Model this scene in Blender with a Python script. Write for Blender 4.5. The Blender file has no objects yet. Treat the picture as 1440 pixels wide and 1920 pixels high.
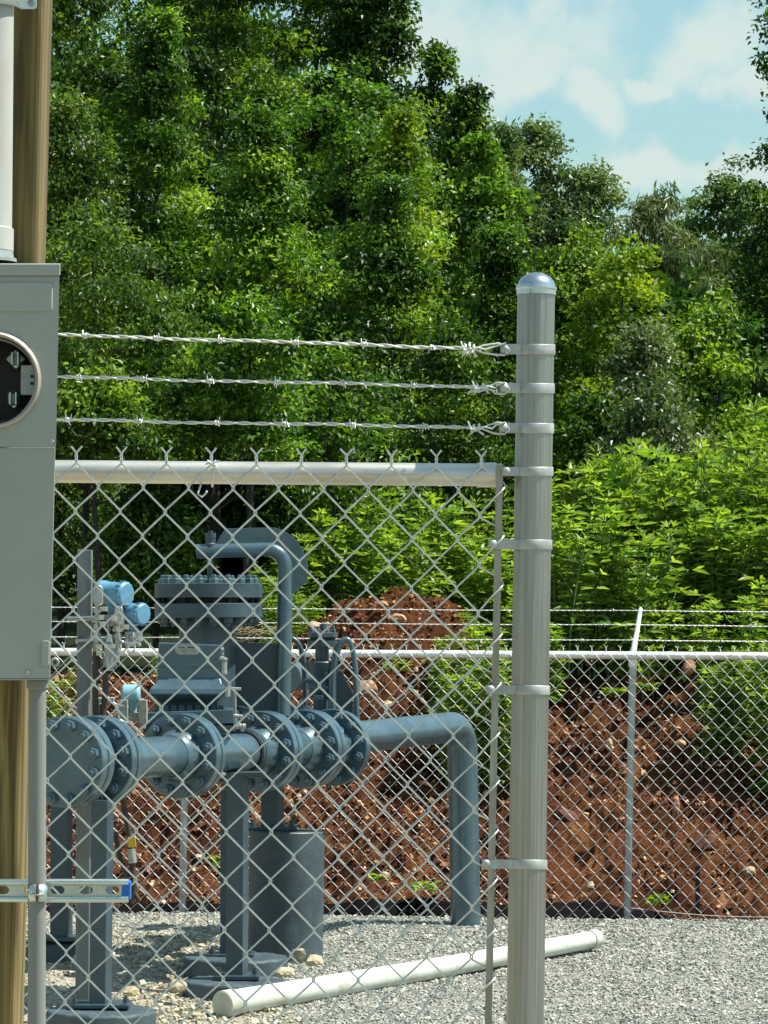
import bpy, bmesh, math, random
import numpy as np
from mathutils import Vector, Matrix
S = bpy.context.scene
COL = S.collection
PI = math.pi
# ------------------------------------------------------------------ camera
F = 6400.0; H = 1.54; CY = 1150.0; ROLL = 0.012
RIGHT = Vector((math.cos(ROLL), 0, math.sin(ROLL)))
UPV = Vector((-math.sin(ROLL), 0, math.cos(ROLL)))
FWD = Vector((0, 1, 0))
CAM = Vector((0, 0, H))
def P(px, py, d):
    return CAM + d * (FWD + (px - 720) / F * RIGHT + (CY - py) / F * UPV)
cd = bpy.data.cameras.new('camera'); cam = bpy.data.objects.new('camera', cd); COL.objects.link(cam)
cam.matrix_world = Matrix(((RIGHT.x, UPV.x, 0, 0), (0, 0, -1, 0), (RIGHT.z, UPV.z, 0, H), (0, 0, 0, 1)))
cd.sensor_width = 36; cd.lens = 36 * F / 1920; cd.shift_y = (CY - 960) / 1920
cd.clip_start = 0.1; cd.clip_end = 3000
S.camera = cam
cd.dof.use_dof = False

# ------------------------------------------------------------------ materials
def srgb(r, g, b):
    return tuple(((c / 255) / 12.92 if c / 255 <= 0.04045 else ((c / 255 + .055) / 1.055) ** 2.4) for c in (r, g, b)) + (1,)
def newmat(name):
    m = bpy.data.materials.new(name); m.use_nodes = True
    nt = m.node_tree; b = nt.nodes['Principled BSDF']
    return m, nt, b
def mat(name, col, rough=.5, metal=0, var=.15, scale=12, bump=0, bscale=60, stretch=(1, 1, 1), col2=None, spec=.5, coat=0, thr=(.35, .7), detail=6):
    m, nt, b = newmat(name); N = nt.nodes; L = nt.links
    tc = N.new('ShaderNodeTexCoord'); mp = N.new('ShaderNodeMapping'); mp.inputs['Scale'].default_value = stretch
    L.new(tc.outputs['Object'], mp.inputs['Vector'])
    n = N.new('ShaderNodeTexNoise'); n.inputs['Scale'].default_value = scale; n.inputs['Detail'].default_value = detail; n.inputs['Roughness'].default_value = .65
    L.new(mp.outputs[0], n.inputs['Vector'])
    r = N.new('ShaderNodeValToRGB'); L.new(n.outputs['Fac'], r.inputs[0])
    c = col[:3]; c2 = (col2[:3] if col2 else tuple(x * (1 - var * 1.6) for x in c))
    r.color_ramp.elements[0].position = thr[0]; r.color_ramp.elements[1].position = thr[1]
    r.color_ramp.elements[0].color = (*c2, 1); r.color_ramp.elements[1].color = (*[min(1, x * (1 + (var * .6 if not col2 else 0))) for x in c], 1)
    L.new(r.outputs[0], b.inputs['Base Color'])
    b.inputs['Roughness'].default_value = rough; b.inputs['Metallic'].default_value = metal
    b.inputs['Specular IOR Level'].default_value = spec
    if coat: b.inputs['Coat Weight'].default_value = coat; b.inputs['Coat Roughness'].default_value = .15
    mr = N.new('ShaderNodeMapRange'); L.new(n.outputs['Fac'], mr.inputs[0])
    mr.inputs['To Min'].default_value = max(.03, rough - .12); mr.inputs['To Max'].default_value = min(1, rough + .15)
    L.new(mr.outputs[0], b.inputs['Roughness'])
    if bump:
        n2 = N.new('ShaderNodeTexNoise'); n2.inputs['Scale'].default_value = bscale; n2.inputs['Detail'].default_value = 4
        L.new(mp.outputs[0], n2.inputs['Vector'])
        bp = N.new('ShaderNodeBump'); bp.inputs['Strength'].default_value = bump; bp.inputs['Distance'].default_value = .01
        L.new(n2.outputs['Fac'], bp.inputs['Height']); L.new(bp.outputs[0], b.inputs['Normal'])
    return m
def rndmat(name, stops, rough=.8, spec=.4, bump=0, bscale=80):
    """colour from the per-stone / per-leaf random attribute"""
    m, nt, b = newmat(name); N = nt.nodes; L = nt.links
    a = N.new('ShaderNodeAttribute'); a.attribute_name = 'rnd'
    r = N.new('ShaderNodeValToRGB'); L.new(a.outputs['Fac'], r.inputs[0])
    e = r.color_ramp.elements
    while len(e) < len(stops): e.new(.5)
    for i, (p, c) in enumerate(stops): e[i].position = p; e[i].color = (*c[:3], 1)
    L.new(r.outputs[0], b.inputs['Base Color'])
    b.inputs['Roughness'].default_value = rough; b.inputs['Specular IOR Level'].default_value = spec
    if bump:
        tc = N.new('ShaderNodeTexCoord'); n2 = N.new('ShaderNodeTexNoise'); n2.inputs['Scale'].default_value = bscale
        L.new(tc.outputs['Object'], n2.inputs['Vector'])
        bp = N.new('ShaderNodeBump'); bp.inputs['Strength'].default_value = bump; bp.inputs['Distance'].default_value = .01
        L.new(n2.outputs['Fac'], bp.inputs['Height']); L.new(bp.outputs[0], b.inputs['Normal'])
    return m
def leafmat(name, c1, c2, c3, rough=.38, trans=.45, tcol=(.30, .55, .04), spec=.5):
    m, nt, b = newmat(name); N = nt.nodes; L = nt.links
    a = N.new('ShaderNodeAttribute'); a.attribute_name = 'rnd'
    oi = N.new('ShaderNodeObjectInfo')
    r = N.new('ShaderNodeValToRGB'); L.new(a.outputs['Fac'], r.inputs[0])
    e = r.color_ramp.elements; e.new(.5)
    for i, (p, c) in enumerate(((0, c1), (.55, c2), (1, c3))): e[i].position = p; e[i].color = (*c, 1)
    hs = N.new('ShaderNodeHueSaturation'); L.new(r.outputs[0], hs.inputs['Color'])
    mr = N.new('ShaderNodeMapRange'); mr.inputs['To Min'].default_value = .8; mr.inputs['To Max'].default_value = 1.2
    L.new(oi.outputs['Random'], mr.inputs[0]); L.new(mr.outputs[0], hs.inputs['Value'])
    L.new(hs.outputs[0], b.inputs['Base Color'])
    b.inputs['Roughness'].default_value = rough; b.inputs['Specular IOR Level'].default_value = spec
    t = N.new('ShaderNodeBsdfTranslucent')
    mx = N.new('ShaderNodeMixRGB'); mx.blend_type = 'MULTIPLY'; mx.inputs[0].default_value = 0
    g = N.new('ShaderNodeVectorMath'); g.operation = 'MULTIPLY'; L.new(hs.outputs[0], g.inputs[0]); g.inputs[1].default_value = tcol
    L.new(g.outputs[0], t.inputs['Color'])
    ms = N.new('ShaderNodeMixShader'); ms.inputs[0].default_value = trans
    L.new(b.outputs[0], ms.inputs[1]); L.new(t.outputs[0], ms.inputs[2])
    L.new(ms.outputs[0], N['Material Output'].inputs['Surface'])
    return m

# ------------------------------------------------------------------ object helpers
ORG = {}
def tag(o, label=None, cat=None, group=None, kind=None):
    if label: o['label'] = label
    if cat: o['category'] = cat
    if group: o['group'] = group
    if kind: o['kind'] = kind
    return o
def thing(name, label, cat, loc, group=None):
    o = bpy.data.objects.new(name, None); COL.objects.link(o); o.location = loc; o.empty_display_size = .1
    ORG[o.name] = Vector(loc)
    return tag(o, label, cat, group)
class MB:
    def __init__(s): s.v = []; s.f = []; s.sm = []; s.cuts = [(0, 0)]
    def cut(s): s.cuts.append((len(s.v), len(s.f)))
    def add(s, vs, fs, smooth=False):
        b = len(s.v); s.v += [tuple(v) for v in vs]
        s.f += [tuple(b + i for i in f) for f in fs]; s.sm += [smooth] * len(fs)
        return s
    def tube(s, pts, r, n=8, caps=True, closed=False):
        pts = [Vector(p) for p in pts]; m = len(pts)
        rs = r if isinstance(r, (list, tuple)) else [r] * m
        vs = []; nrm = None
        for i, p in enumerate(pts):
            a = pts[i - 1] if (i > 0 or closed) else p; c = pts[(i + 1) % m] if (i < m - 1 or closed) else p
            t = (c - a).normalized()
            if nrm is None:
                nrm = t.orthogonal().normalized() if abs(t.z) > .9 or abs(t.z) < .01 else t.cross(Vector((0, 0, 1))).normalized()
            nrm = (nrm - t * nrm.dot(t)); nrm = nrm.normalized() if nrm.length > 1e-6 else t.orthogonal().normalized()
            bn = t.cross(nrm)
            for k in range(n):
                an = 2 * PI * k / n
                vs.append(p + rs[i] * (math.cos(an) * nrm + math.sin(an) * bn))
        fs = []
        for i in range(m if closed else m - 1):
            j = (i + 1) % m
            for k in range(n):
                fs.append((i * n + k, i * n + (k + 1) % n, j * n + (k + 1) % n, j * n + k))
        s.add(vs, fs, True)
        if caps and not closed:
            s.add(vs[:n], [tuple(range(n))[::-1]]); s.add(vs[-n:], [tuple(range(n))])
        return s
    def lathe(s, base, axis, prof, n=32, smooth=True):
        """prof: list of (distance along axis, radius); sharp corners get split rings"""
        base = Vector(base); ax = Vector(axis).normalized(); u = ax.orthogonal().normalized(); w = ax.cross(u)
        for (a0, r0), (a1, r1) in zip(prof[:-1], prof[1:]):
            ring = lambda a, r: [base + ax * a + r * (math.cos(2 * PI * k / n) * u + math.sin(2 * PI * k / n) * w) for k in range(n)]
            if r0 < 1e-6 and r1 < 1e-6: continue
            if r0 < 1e-6: s.add([base + ax * a0] + ring(a1, r1), [(0, 1 + (k + 1) % n, 1 + k) for k in range(n)], abs(a1 - a0) > 1e-5 and smooth)
            elif r1 < 1e-6: s.add([base + ax * a1] + ring(a0, r0), [(0, 1 + k, 1 + (k + 1) % n) for k in range(n)], abs(a1 - a0) > 1e-5 and smooth)
            else:
                s.add(ring(a0, r0) + ring(a1, r1), [(k, (k + 1) % n, n + (k + 1) % n, n + k) for k in range(n)], smooth and abs(a1 - a0) > 1e-5)
        return s
    def dome(s, base, axis, r, h, n=24, m=8):
        base = Vector(base); ax = Vector(axis).normalized(); u = ax.orthogonal().normalized(); w = ax.cross(u); vs = []; fs = []
        for i in range(m):
            a = i / m * PI / 2
            vs += [base + ax * h * math.sin(a) + r * math.cos(a) * (math.cos(2 * PI * k / n) * u + math.sin(2 * PI * k / n) * w) for k in range(n)]
        vs.append(base + ax * h)
        for i in range(m - 1):
            fs += [(i * n + k, i * n + (k + 1) % n, (i + 1) * n + (k + 1) % n, (i + 1) * n + k) for k in range(n)]
        fs += [((m - 1) * n + k, (m - 1) * n + (k + 1) % n, m * n) for k in range(n)]
        return s.add(vs, fs, True)
    def box(s, c, ax, ay, az):
        """centre and three half-extent vectors"""
        c = Vector(c); ax, ay, az = Vector(ax), Vector(ay), Vector(az)
        vs = [c + i * ax + j * ay + k * az for k in (-1, 1) for j in (-1, 1) for i in (-1, 1)]
        return s.add(vs, [(0, 2, 3, 1), (4, 5, 7, 6), (0, 1, 5, 4), (2, 6, 7, 3), (0, 4, 6, 2), (1, 3, 7, 5)])
    def prism(s, poly, ext):
        ext = Vector(ext); n = len(poly); vs = [Vector(p) for p in poly] + [Vector(p) + ext for p in poly]
        return s.add(vs, [tuple(range(n)), tuple(range(2 * n - 1, n - 1, -1))] + [(k, n + k, n + (k + 1) % n, (k + 1) % n) for k in range(n)])
    def pieces(s, name, m, parent, bevel=0):
        """one object per piece marked with cut()"""
        out = []
        for (v0, f0), (v1, f1) in zip(s.cuts[:-1], s.cuts[1:]):
            q = MB(); q.v = s.v[v0:v1]; q.f = [tuple(i - v0 for i in f) for f in s.f[f0:f1]]; q.sm = s.sm[f0:f1]
            out.append(q.build(name, m, parent, bevel=bevel))
        return out
    def build(s, name, m, parent=None, origin=None, bevel=0, label=None, seg=2):
        me = bpy.data.meshes.new(name); 
        if parent is not None: og = ORG.get(parent.name, Vector((0, 0, 0)))
        else: og = Vector(origin) if origin is not None else Vector((0, 0, 0))
        me.from_pydata([tuple(Vector(v) - og) for v in s.v], [], s.f)
        me.polygons.foreach_set('use_smooth', s.sm); me.materials.append(m)
        bm = bmesh.new(); bm.from_mesh(me); bmesh.ops.remove_doubles(bm, verts=bm.verts, dist=1e-6) if bevel else None
        bmesh.ops.recalc_face_normals(bm, faces=bm.faces); bm.to_mesh(me); bm.free()
        me.update()
        o = bpy.data.objects.new(name, me); COL.objects.link(o)
        if parent is not None: o.parent = parent
        else: o.location = og
        ORG[o.name] = og
        if bevel:
            b = o.modifiers.new('bevel', 'BEVEL'); b.width = bevel; b.segments = seg; b.limit_method = 'ANGLE'; b.angle_limit = .6
        if label: o['label'] = label
        return o
def copy_tree(o, parent=None):
    c = o.copy(); COL.objects.link(c)
    if parent is not None: c.parent = parent
    for ch in list(o.children): copy_tree(ch, c)
    return c
def fastmesh(name, V, loops, starts, mats, rnd=None, smooth=False):
    me = bpy.data.meshes.new(name)
    me.vertices.add(len(V)); me.vertices.foreach_set('co', np.asarray(V, dtype=np.float32).ravel())
    me.loops.add(len(loops)); me.loops.foreach_set('vertex_index', np.asarray(loops, dtype=np.int32))
    me.polygons.add(len(starts)); me.polygons.foreach_set('loop_start', np.asarray(starts, dtype=np.int32))
    me.polygons.foreach_set('use_smooth', np.full(len(starts), smooth, dtype=bool))
    for m in mats: me.materials.append(m)
    if rnd is not None:
        at = me.attributes.new('rnd', 'FLOAT', 'POINT'); at.data.foreach_set('value', np.asarray(rnd, dtype=np.float32))
    me.update(calc_edges=True); me.validate()
    return me
def link(name, me, parent=None):
    o = bpy.data.objects.new(name, me); COL.objects.link(o)
    if parent is not None: o.parent = parent
    ORG[o.name] = Vector((0, 0, 0)); return o
# ------------------------------------------------------------------ noise
def vnoise(x, y, seed=0):
    xi = np.floor(x).astype(np.int64); yi = np.floor(y).astype(np.int64); xf = x - xi; yf = y - yi
    u = xf * xf * (3 - 2 * xf); v = yf * yf * (3 - 2 * yf)
    def h(a, b):
        n = (a * 374761393 + b * 668265263 + seed * 974634777) & 0x7fffffff
        n = ((n ^ (n >> 13)) * 1274126177) & 0x7fffffff
        return ((n ^ (n >> 16)) & 0xffff) / 65535.0
    return (h(xi, yi) * (1 - u) + h(xi + 1, yi) * u) * (1 - v) + (h(xi, yi + 1) * (1 - u) + h(xi + 1, yi + 1) * u) * v
def fbm(x, y, seed=0, oct=5, g=.5):
    s = 0; a = 1; t = 0
    for i in range(oct): s = s + a * (vnoise(x * 2 ** i, y * 2 ** i, seed + i) - .5); t += a; a *= g
    return s / t
SKYTINT = (1.08, 1.40, 1.33, 1)
CLOUD = (6.4, 7.5, 7.2, 1)
# ------------------------------------------------------------------ shared materials
M = dict(
 galv=mat('galvanised wire', (.72, .74, .68), .42, .55, .12, 40),
 galv_far=mat('galvanised far wire', (.80, .81, .77), .45, .5, .1, 30),
 rail=mat('galvanised rail', (.72, .71, .64), .33, .75, .15, 14, stretch=(.3, 1, 1), col2=(.58, .54, .45)),
 post=mat('galvanised post', (.44, .44, .405), .36, .9, .2, 230, stretch=(1, 1, .014), col2=(.24, .245, .225), thr=(.25, .75), bump=.2, bscale=170),
 band=mat('galvanised band', (.50, .51, .48), .48, .55, .2, 30),
 capm=mat('pressed cap', (.62, .66, .68), .2, .9, .2, 20),
 bar=mat('tension bar', (.46, .44, .37), .55, .4, .3, 60, stretch=(1, 1, .15), col2=(.28, .26, .20)),
 paint=mat('slate blue paint', (.085, .145, .178), .27, .35, .14, 9, spec=.5, bump=.015, bscale=160, coat=.3),
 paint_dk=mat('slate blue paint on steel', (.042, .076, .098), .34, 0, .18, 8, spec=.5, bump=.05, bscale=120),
 conc=mat('painted concrete', (.055, .085, .100), .5, 0, .25, 10, spec=.5, bump=.15, bscale=70),
 gasket=mat('dark gasket', (.008, .009, .01), .7, 0, .1, 10),
 blue=mat('light blue enamel', (.11, .275, .42), .35, 0, .12, 20, spec=.5),
 blue_lt=mat('pale blue enamel', (.22, .42, .50), .4, 0, .15, 20),
 alum=mat('cast aluminium', (.42, .44, .42), .4, .6, .2, 40),
 beige=mat('beige fitting', (.36, .35, .28), .5, .2, .2, 40),
 brown=mat('brown conduit', (.055, .035, .022), .6, 0, .3, 40),
 stainless=mat('stainless tubing', (.6, .6, .58), .22, 1, .1, 40),
 black=mat('black plastic', (.01, .01, .011), .5, 0, .2, 20),
 white=mat('white label', (.75, .75, .72), .5, 0, .05, 20),
 yellow=mat('yellow tag', (.65, .42, .02), .5, 0, .15, 40),
 orange=mat('orange strap', (.85, .25, .04), .5, 0, .15, 40),
 boxgrey=mat('grey enamelled steel', (.335, .362, .320), .46, 0, .08, 5, spec=.4, bump=.06, bscale=90, col2=(.295, .322, .285)),
 boxrim=mat('socket ring', (.50, .46, .38), .4, .3, .15, 12),
 pvcgrey=mat('grey conduit', (.212, .220, .202), .55, 0, .08, 8, stretch=(1, 1, .1)),
 pvcwhite=mat('weathered grey conduit', (.43, .445, .42), .55, 0, .12, 10, stretch=(1, 1, .3), col2=(.34, .33, .30)),
 zinc=mat('zinc plated steel', (.64, .74, .70), .28, .9, .15, 20, stretch=(.4, 1, 1)),
 bluecap=mat('blue end cap', (.01, .14, .52), .45, 0, .1, 20),
 pvc=mat('white plastic pipe', (.54, .57, .51), .4, 0, .1, 9, spec=.5, col2=(.38, .37, .28), thr=(.30, .50)),
 pvccap=mat('cream plastic cap', (.50, .52, .43), .5, 0, .12, 10),
 silt=mat('black silt cloth', (.006, .006, .006), .95, 0, .3, 20, bump=.5, bscale=40, spec=.05),
 bark=mat('tree bark', (.045, .040, .030), .9, 0, .4, 12, stretch=(1, 1, .2), bump=.8, bscale=30),
 stem=mat('green plant stem', (.10, .17, .04), .6, 0, .2, 20),
)
# treated timber with grain and knots
def wood():
    m, nt, b = newmat('treated timber'); N = nt.nodes; L = nt.links
    tc = N.new('ShaderNodeTexCoord'); mp = N.new('ShaderNodeMapping'); mp.inputs['Scale'].default_value = (1, 1, .045)
    L.new(tc.outputs['Object'], mp.inputs['Vector'])
    n = N.new('ShaderNodeTexNoise'); n.inputs['Scale'].default_value = 48; n.inputs['Detail'].default_value = 9; n.inputs['Distortion'].default_value = 1.1; L.new(mp.outputs[0], n.inputs['Vector'])
    n2 = N.new('ShaderNodeTexNoise'); n2.inputs['Scale'].default_value = 3; n2.inputs['Detail'].default_value = 3; L.new(tc.outputs['Object'], n2.inputs['Vector'])
    r = N.new('ShaderNodeValToRGB'); L.new(n.outputs['Fac'], r.inputs[0]); e = r.color_ramp.elements
    e[0].position = .36; e[0].color = (.085, .060, .018, 1); e[1].position = .6; e[1].color = (.27, .20, .08, 1)
    v = N.new('ShaderNodeTexVoronoi'); v.inputs['Scale'].default_value = 2.3; L.new(tc.outputs['Object'], v.inputs['Vector'])
    k = N.new('ShaderNodeValToRGB'); L.new(v.outputs['Distance'], k.inputs[0]); ke = k.color_ramp.elements
    ke[0].position = .02; ke[0].color = (.12, .06, .04, 1); ke[1].position = .07; ke[1].color = (1, 1, 1, 1)
    r2 = N.new('ShaderNodeValToRGB'); L.new(n2.outputs['Fac'], r2.inputs[0]); r2.color_ramp.elements[0].position = .35; r2.color_ramp.elements[0].color = (.6, .62, .5, 1); r2.color_ramp.elements[1].position = .65; r2.color_ramp.elements[1].color = (1.1, 1.05, .9, 1)
    m1 = N.new('ShaderNodeMixRGB'); m1.blend_type = 'MULTIPLY'; m1.inputs[0].default_value = 1; L.new(r.outputs[0], m1.inputs[1]); L.new(r2.outputs[0], m1.inputs[2])
    m2 = N.new('ShaderNodeMixRGB'); m2.blend_type = 'MULTIPLY'; m2.inputs[0].default_value = 1; L.new(m1.outputs[0], m2.inputs[1]); L.new(k.outputs[0], m2.inputs[2])
    L.new(m2.outputs[0], b.inputs['Base Color']); b.inputs['Roughness'].default_value = .8
    bp = N.new('ShaderNodeBump'); bp.inputs['Strength'].default_value = .3; bp.inputs['Distance'].default_value = .003; L.new(n.outputs['Fac'], bp.inputs['Height']); L.new(bp.outputs[0], b.inputs['Normal'])
    return m
M['wood'] = wood()
M['stone'] = rndmat('crushed stone', [(0, (.18, .18, .15)), (.3, (.27, .27, .23)), (.85, (.36, .36, .31)), (1, (.47, .47, .41))], .75)
M['sandstone'] = rndmat('tan rubble', [(0, (.22, .19, .13)), (.5, (.38, .34, .24)), (1, (.52, .48, .37))], .85)
M['redstone'] = rndmat('red clay stones', [(0, (.045, .012, .004)), (.55, (.15, .048, .015)), (.80, (.34, .14, .05)), (.94, (.56, .33, .15)), (1, (.70, .54, .33))], .6, .4)

# ------------------------------------------------------------------ ground
DE = 17.32
def gz(d): return -.036 * (DE - min(max(d, 11), DE))
gzv = lambda d: -.036 * (DE - np.clip(d, 11, DE))
def hz(X, d):
    """height of the clay bank and the land behind it"""
    X = np.asarray(X, float); d = np.asarray(d, float)
    sm = lambda a, b, t: (lambda q: q * q * (3 - 2 * q))(np.clip((t - a) / (b - a), 0, 1))
    crest = 1.13 + .12 * sm(.5, 2.5, X) - .12 * sm(-.6, -1.8, X) + .1 * fbm(X * .8, X * 0 + 3, 5)
    z = -.42 + .12 * sm(17.3, 18.4, d) + (crest + .35) * sm(18.5, 21.8, d + .25 * fbm(X * 1.2, d * 0, 9))
    z = z + .50 * np.exp(-np.abs((X - .10) / .60) ** 3.2 - ((d - 21.9) / .9) ** 2)
    z = z + .35 * sm(22.5, 27, d) * sm(.6, -.6, X * 0) + .5 * sm(23, 34, d)
    # gullies and ledges on the face
    face = sm(18.4, 19, d) * (1 - sm(22.8, 24, d))
    z = z + face * (.22 * fbm(X * 1.3, d * 1.6, 11, 3) - .10 * np.abs(fbm(X * 2.6 + 4, d * 2.0, 21, 3)) * 2)
    z = z + face * (-.10 * np.exp(-((X - 1.05 - .35 * (d - 19.5)) / .16) ** 2))
    return z
def hills():
    xf = np.arange(-3.4, 3.4001, .022); w = np.array([3.6, 4, 4.6, 5.4, 6.5, 8, 10, 13, 17, 23, 32, 50, 80, 130, 220])
    xs = np.concatenate([-w[::-1], xf, w])
    ds = np.concatenate([[17.0, 17.3, 17.6, 17.9], np.arange(18.1, 23.4, .02), np.arange(23.5, 27, .12), [27.5, 28.5, 30, 32, 35, 40, 48, 60, 80, 120, 200, 400]])
    X, D = np.meshgrid(xs, ds); Z = hz(X, D)
    f = np.clip((D - 18.0) / .3, 0, 1) * np.clip((24 - D) / 1.5, 0, 1)
    cl = fbm(X * 7, D * 7, 31, 4, .6); rid = np.abs(fbm(X * 11, D * 13, 47, 3))
    cell = np.maximum(0, vnoise(X * 16, D * 20, 77) - .55) * .09 + np.maximum(0, vnoise(X * 34, D * 40, 78) - .5) * .035
    Z = Z + f * (.20 * cl - .15 * rid + cell * 1.2)
    n, m = X.shape; idx = np.arange(n * m).reshape(n, m)
    q = np.stack([idx[:-1, :-1], idx[:-1, 1:], idx[1:, 1:], idx[1:, :-1]], -1).reshape(-1, 4)
    me = fastmesh('embankment', np.stack([X, D, Z], -1).reshape(-1, 3), q.ravel(), np.arange(0, q.size, 4), [clay()], None, False)
    o = link('embankment', me); tag(o, kind='structure')
    return X, D, Z
def clay():
    m, nt, b = newmat('red clay soil'); N = nt.nodes; L = nt.links
    tc = N.new('ShaderNodeTexCoord')
    n = N.new('ShaderNodeTexNoise'); n.inputs['Scale'].default_value = 2.2; n.inputs['Detail'].default_value = 9; n.inputs['Roughness'].default_value = .75; L.new(tc.outputs['Object'], n.inputs['Vector'])
    r = N.new('ShaderNodeValToRGB'); L.new(n.outputs['Fac'], r.inputs[0]); e = r.color_ramp.elements; e.new(.5); e.new(.7)
    for i, (p, c) in enumerate(((.30, (.020, .006, .002)), (.46, (.092, .031, .011)), (.59, (.195, .074, .026)), (.69, (.40, .20, .085)))): e[i].position = p; e[i].color = (*c, 1)
    # leaf litter and growth behind the crest
    sp = N.new('ShaderNodeSeparateXYZ'); L.new(tc.outputs['Object'], sp.inputs[0])
    mr = N.new('ShaderNodeMapRange'); mr.inputs['From Min'].default_value = 22.6; mr.inputs['From Max'].default_value = 23.6; L.new(sp.outputs['Y'], mr.inputs[0])
    mx = N.new('ShaderNodeMixRGB'); L.new(mr.outputs[0], mx.inputs[0]); L.new(r.outputs[0], mx.inputs[1]); mx.inputs[2].default_value = (.02, .03, .01, 1)
    L.new(mx.outputs[0], b.inputs['Base Color']); b.inputs['Roughness'].default_value = .95; b.inputs['Specular IOR Level'].default_value = .12
    n2 = N.new('ShaderNodeTexNoise'); n2.inputs['Scale'].default_value = 45; n2.inputs['Detail'].default_value = 6; n2.inputs['Roughness'].default_value = .7; L.new(tc.outputs['Object'], n2.inputs['Vector'])
    bp = N.new('ShaderNodeBump'); bp.inputs['Strength'].default_value = 1; bp.inputs['Distance'].default_value = .05; L.new(n2.outputs['Fac'], bp.inputs['Height']); L.new(bp.outputs[0], b.inputs['Normal'])
    return m
HX, HD, HZ = hills()
rng = np.random.default_rng(7)
# wide land under everything
me = fastmesh('ground', [(-400, -60, -.6), (400, -60, -.6), (400, 17.4, -.6), (-400, 17.4, -.6)], [0, 1, 2, 3], [0], [mat('bare earth', (.14, .10, .06), .9, 0, .3, 3)])
tag(link('ground', me), kind='structure')
# gravel yard: sheet with the same fall as the stones
def gravel_sheet():
    xs = np.concatenate([[-14, -8, -5], np.arange(-3, 3.01, .03), [5, 8, 14]]); ds = np.concatenate([[-3, 3, 8, 11, 12], np.arange(12.8, 17.33, .03), [17.4]])
    X, D = np.meshgrid(xs, ds); Z = gzv(D) + np.where((D > 12.9) & (np.abs(X) < 3), .012 * fbm(X * 9, D * 9, 3, 3) + .02 * fbm(X * 1.2, D * 1.2, 8, 2), 0) - np.where(D > 17.35, .45, 0)
    n, m = X.shape; idx = np.arange(n * m).reshape(n, m)
    q = np.stack([idx[:-1, :-1], idx[:-1, 1:], idx[1:, 1:], idx[1:, :-1]], -1).reshape(-1, 4)
    gm = mat('gravel fines', (.22, .22, .19), .9, 0, .25, 30, bump=.8, bscale=120)
    # tan subsoil showing through on the left
    nt = gm.node_tree; N = nt.nodes; L = nt.links; b = N['Principled BSDF']; src = b.inputs['Base Color'].links[0].from_socket
    tc = N.new('ShaderNodeTexCoord'); n1 = N.new('ShaderNodeTexNoise'); n1.inputs['Scale'].default_value = 2.0; L.new(tc.outputs['Object'], n1.inputs['Vector'])
    sp = N.new('ShaderNodeSeparateXYZ'); L.new(tc.outputs['Object'], sp.inputs[0])
    a = N.new('ShaderNodeMath'); a.operation = 'MULTIPLY_ADD'; L.new(sp.outputs['X'], a.inputs[0]); a.inputs[1].default_value = -1.6; L.new(n1.outputs['Fac'], a.inputs[2])
    mr = N.new('ShaderNodeMapRange'); mr.inputs['From Min'].default_value = 1.0; mr.inputs['From Max'].default_value = 1.5; L.new(a.outputs[0], mr.inputs[0])
    mx = N.new('ShaderNodeMixRGB'); L.new(mr.outputs[0], mx.inputs[0]); L.new(src, mx.inputs[1]); mx.inputs[2].default_value = (.31, .28, .20, 1)
    L.new(mx.outputs[0], b.inputs['Base Color'])
    me = fastmesh('gravel_yard', np.stack([X, D, Z], -1).reshape(-1, 3), q.ravel(), np.arange(0, q.size, 4), [gm], None, True)
    tag(link('gravel_yard', me), kind='structure')
gravel_sheet()
OCT = np.array([(1, 0, 0), (-1, 0, 0), (0, 1, 0), (0, -1, 0), (0, 0, 1), (0, 0, -1)], float)
OF = np.array([(0, 2, 4), (2, 1, 4), (1, 3, 4), (3, 0, 4), (2, 0, 5), (1, 2, 5), (3, 1, 5), (0, 3, 5)])
CUBE = np.array([(i, j, k) for i in (-1, 1) for j in (-1, 1) for k in (-1, 1)], float) * .62
CF = np.array([(0, 1, 3, 2), (4, 6, 7, 5), (0, 4, 5, 1), (2, 3, 7, 6), (0, 2, 6, 4), (1, 5, 7, 3)])
def stones(name, pos, size, m, rg, flat=.6, cube=True, lo=None):
    """angular stones: jittered boxes, one mesh"""
    n = len(pos); T = CUBE if cube else OCT; FF = CF if cube else OF; k = len(T)
    V = T[None] * (1 + .45 * rg.uniform(-1, 1, (n, k, 3)))
    V = V * np.stack([rg.uniform(.7, 1.4, n), rg.uniform(.6, 1.1, n), rg.uniform(flat * .6, flat * 1.3, n)], -1)[:, None, :] * size[:, None, None]
    a = rg.uniform(0, 2 * PI, n); t = rg.uniform(-.6, .6, n); t2 = rg.uniform(-.5, .5, n)
    def rot(V, ang, i, j):
        c, s = np.cos(ang)[:, None], np.sin(ang)[:, None]; A, B = V[..., i].copy(), V[..., j].copy(); V[..., i] = c * A - s * B; V[..., j] = s * A + c * B
    rot(V, t, 0, 2); rot(V, t2, 1, 2); rot(V, a, 0, 1)
    V = V + pos[:, None, :]
    base = (np.arange(n) * k)[:, None, None]; q = (FF[None] + base)
    r = rg.uniform(0, 1, n) if lo is None else lo
    return fastmesh(name, V.reshape(-1, 3), q.ravel(), np.arange(0, q.size, FF.shape[1]), [m], np.repeat(r, k), False)
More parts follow.
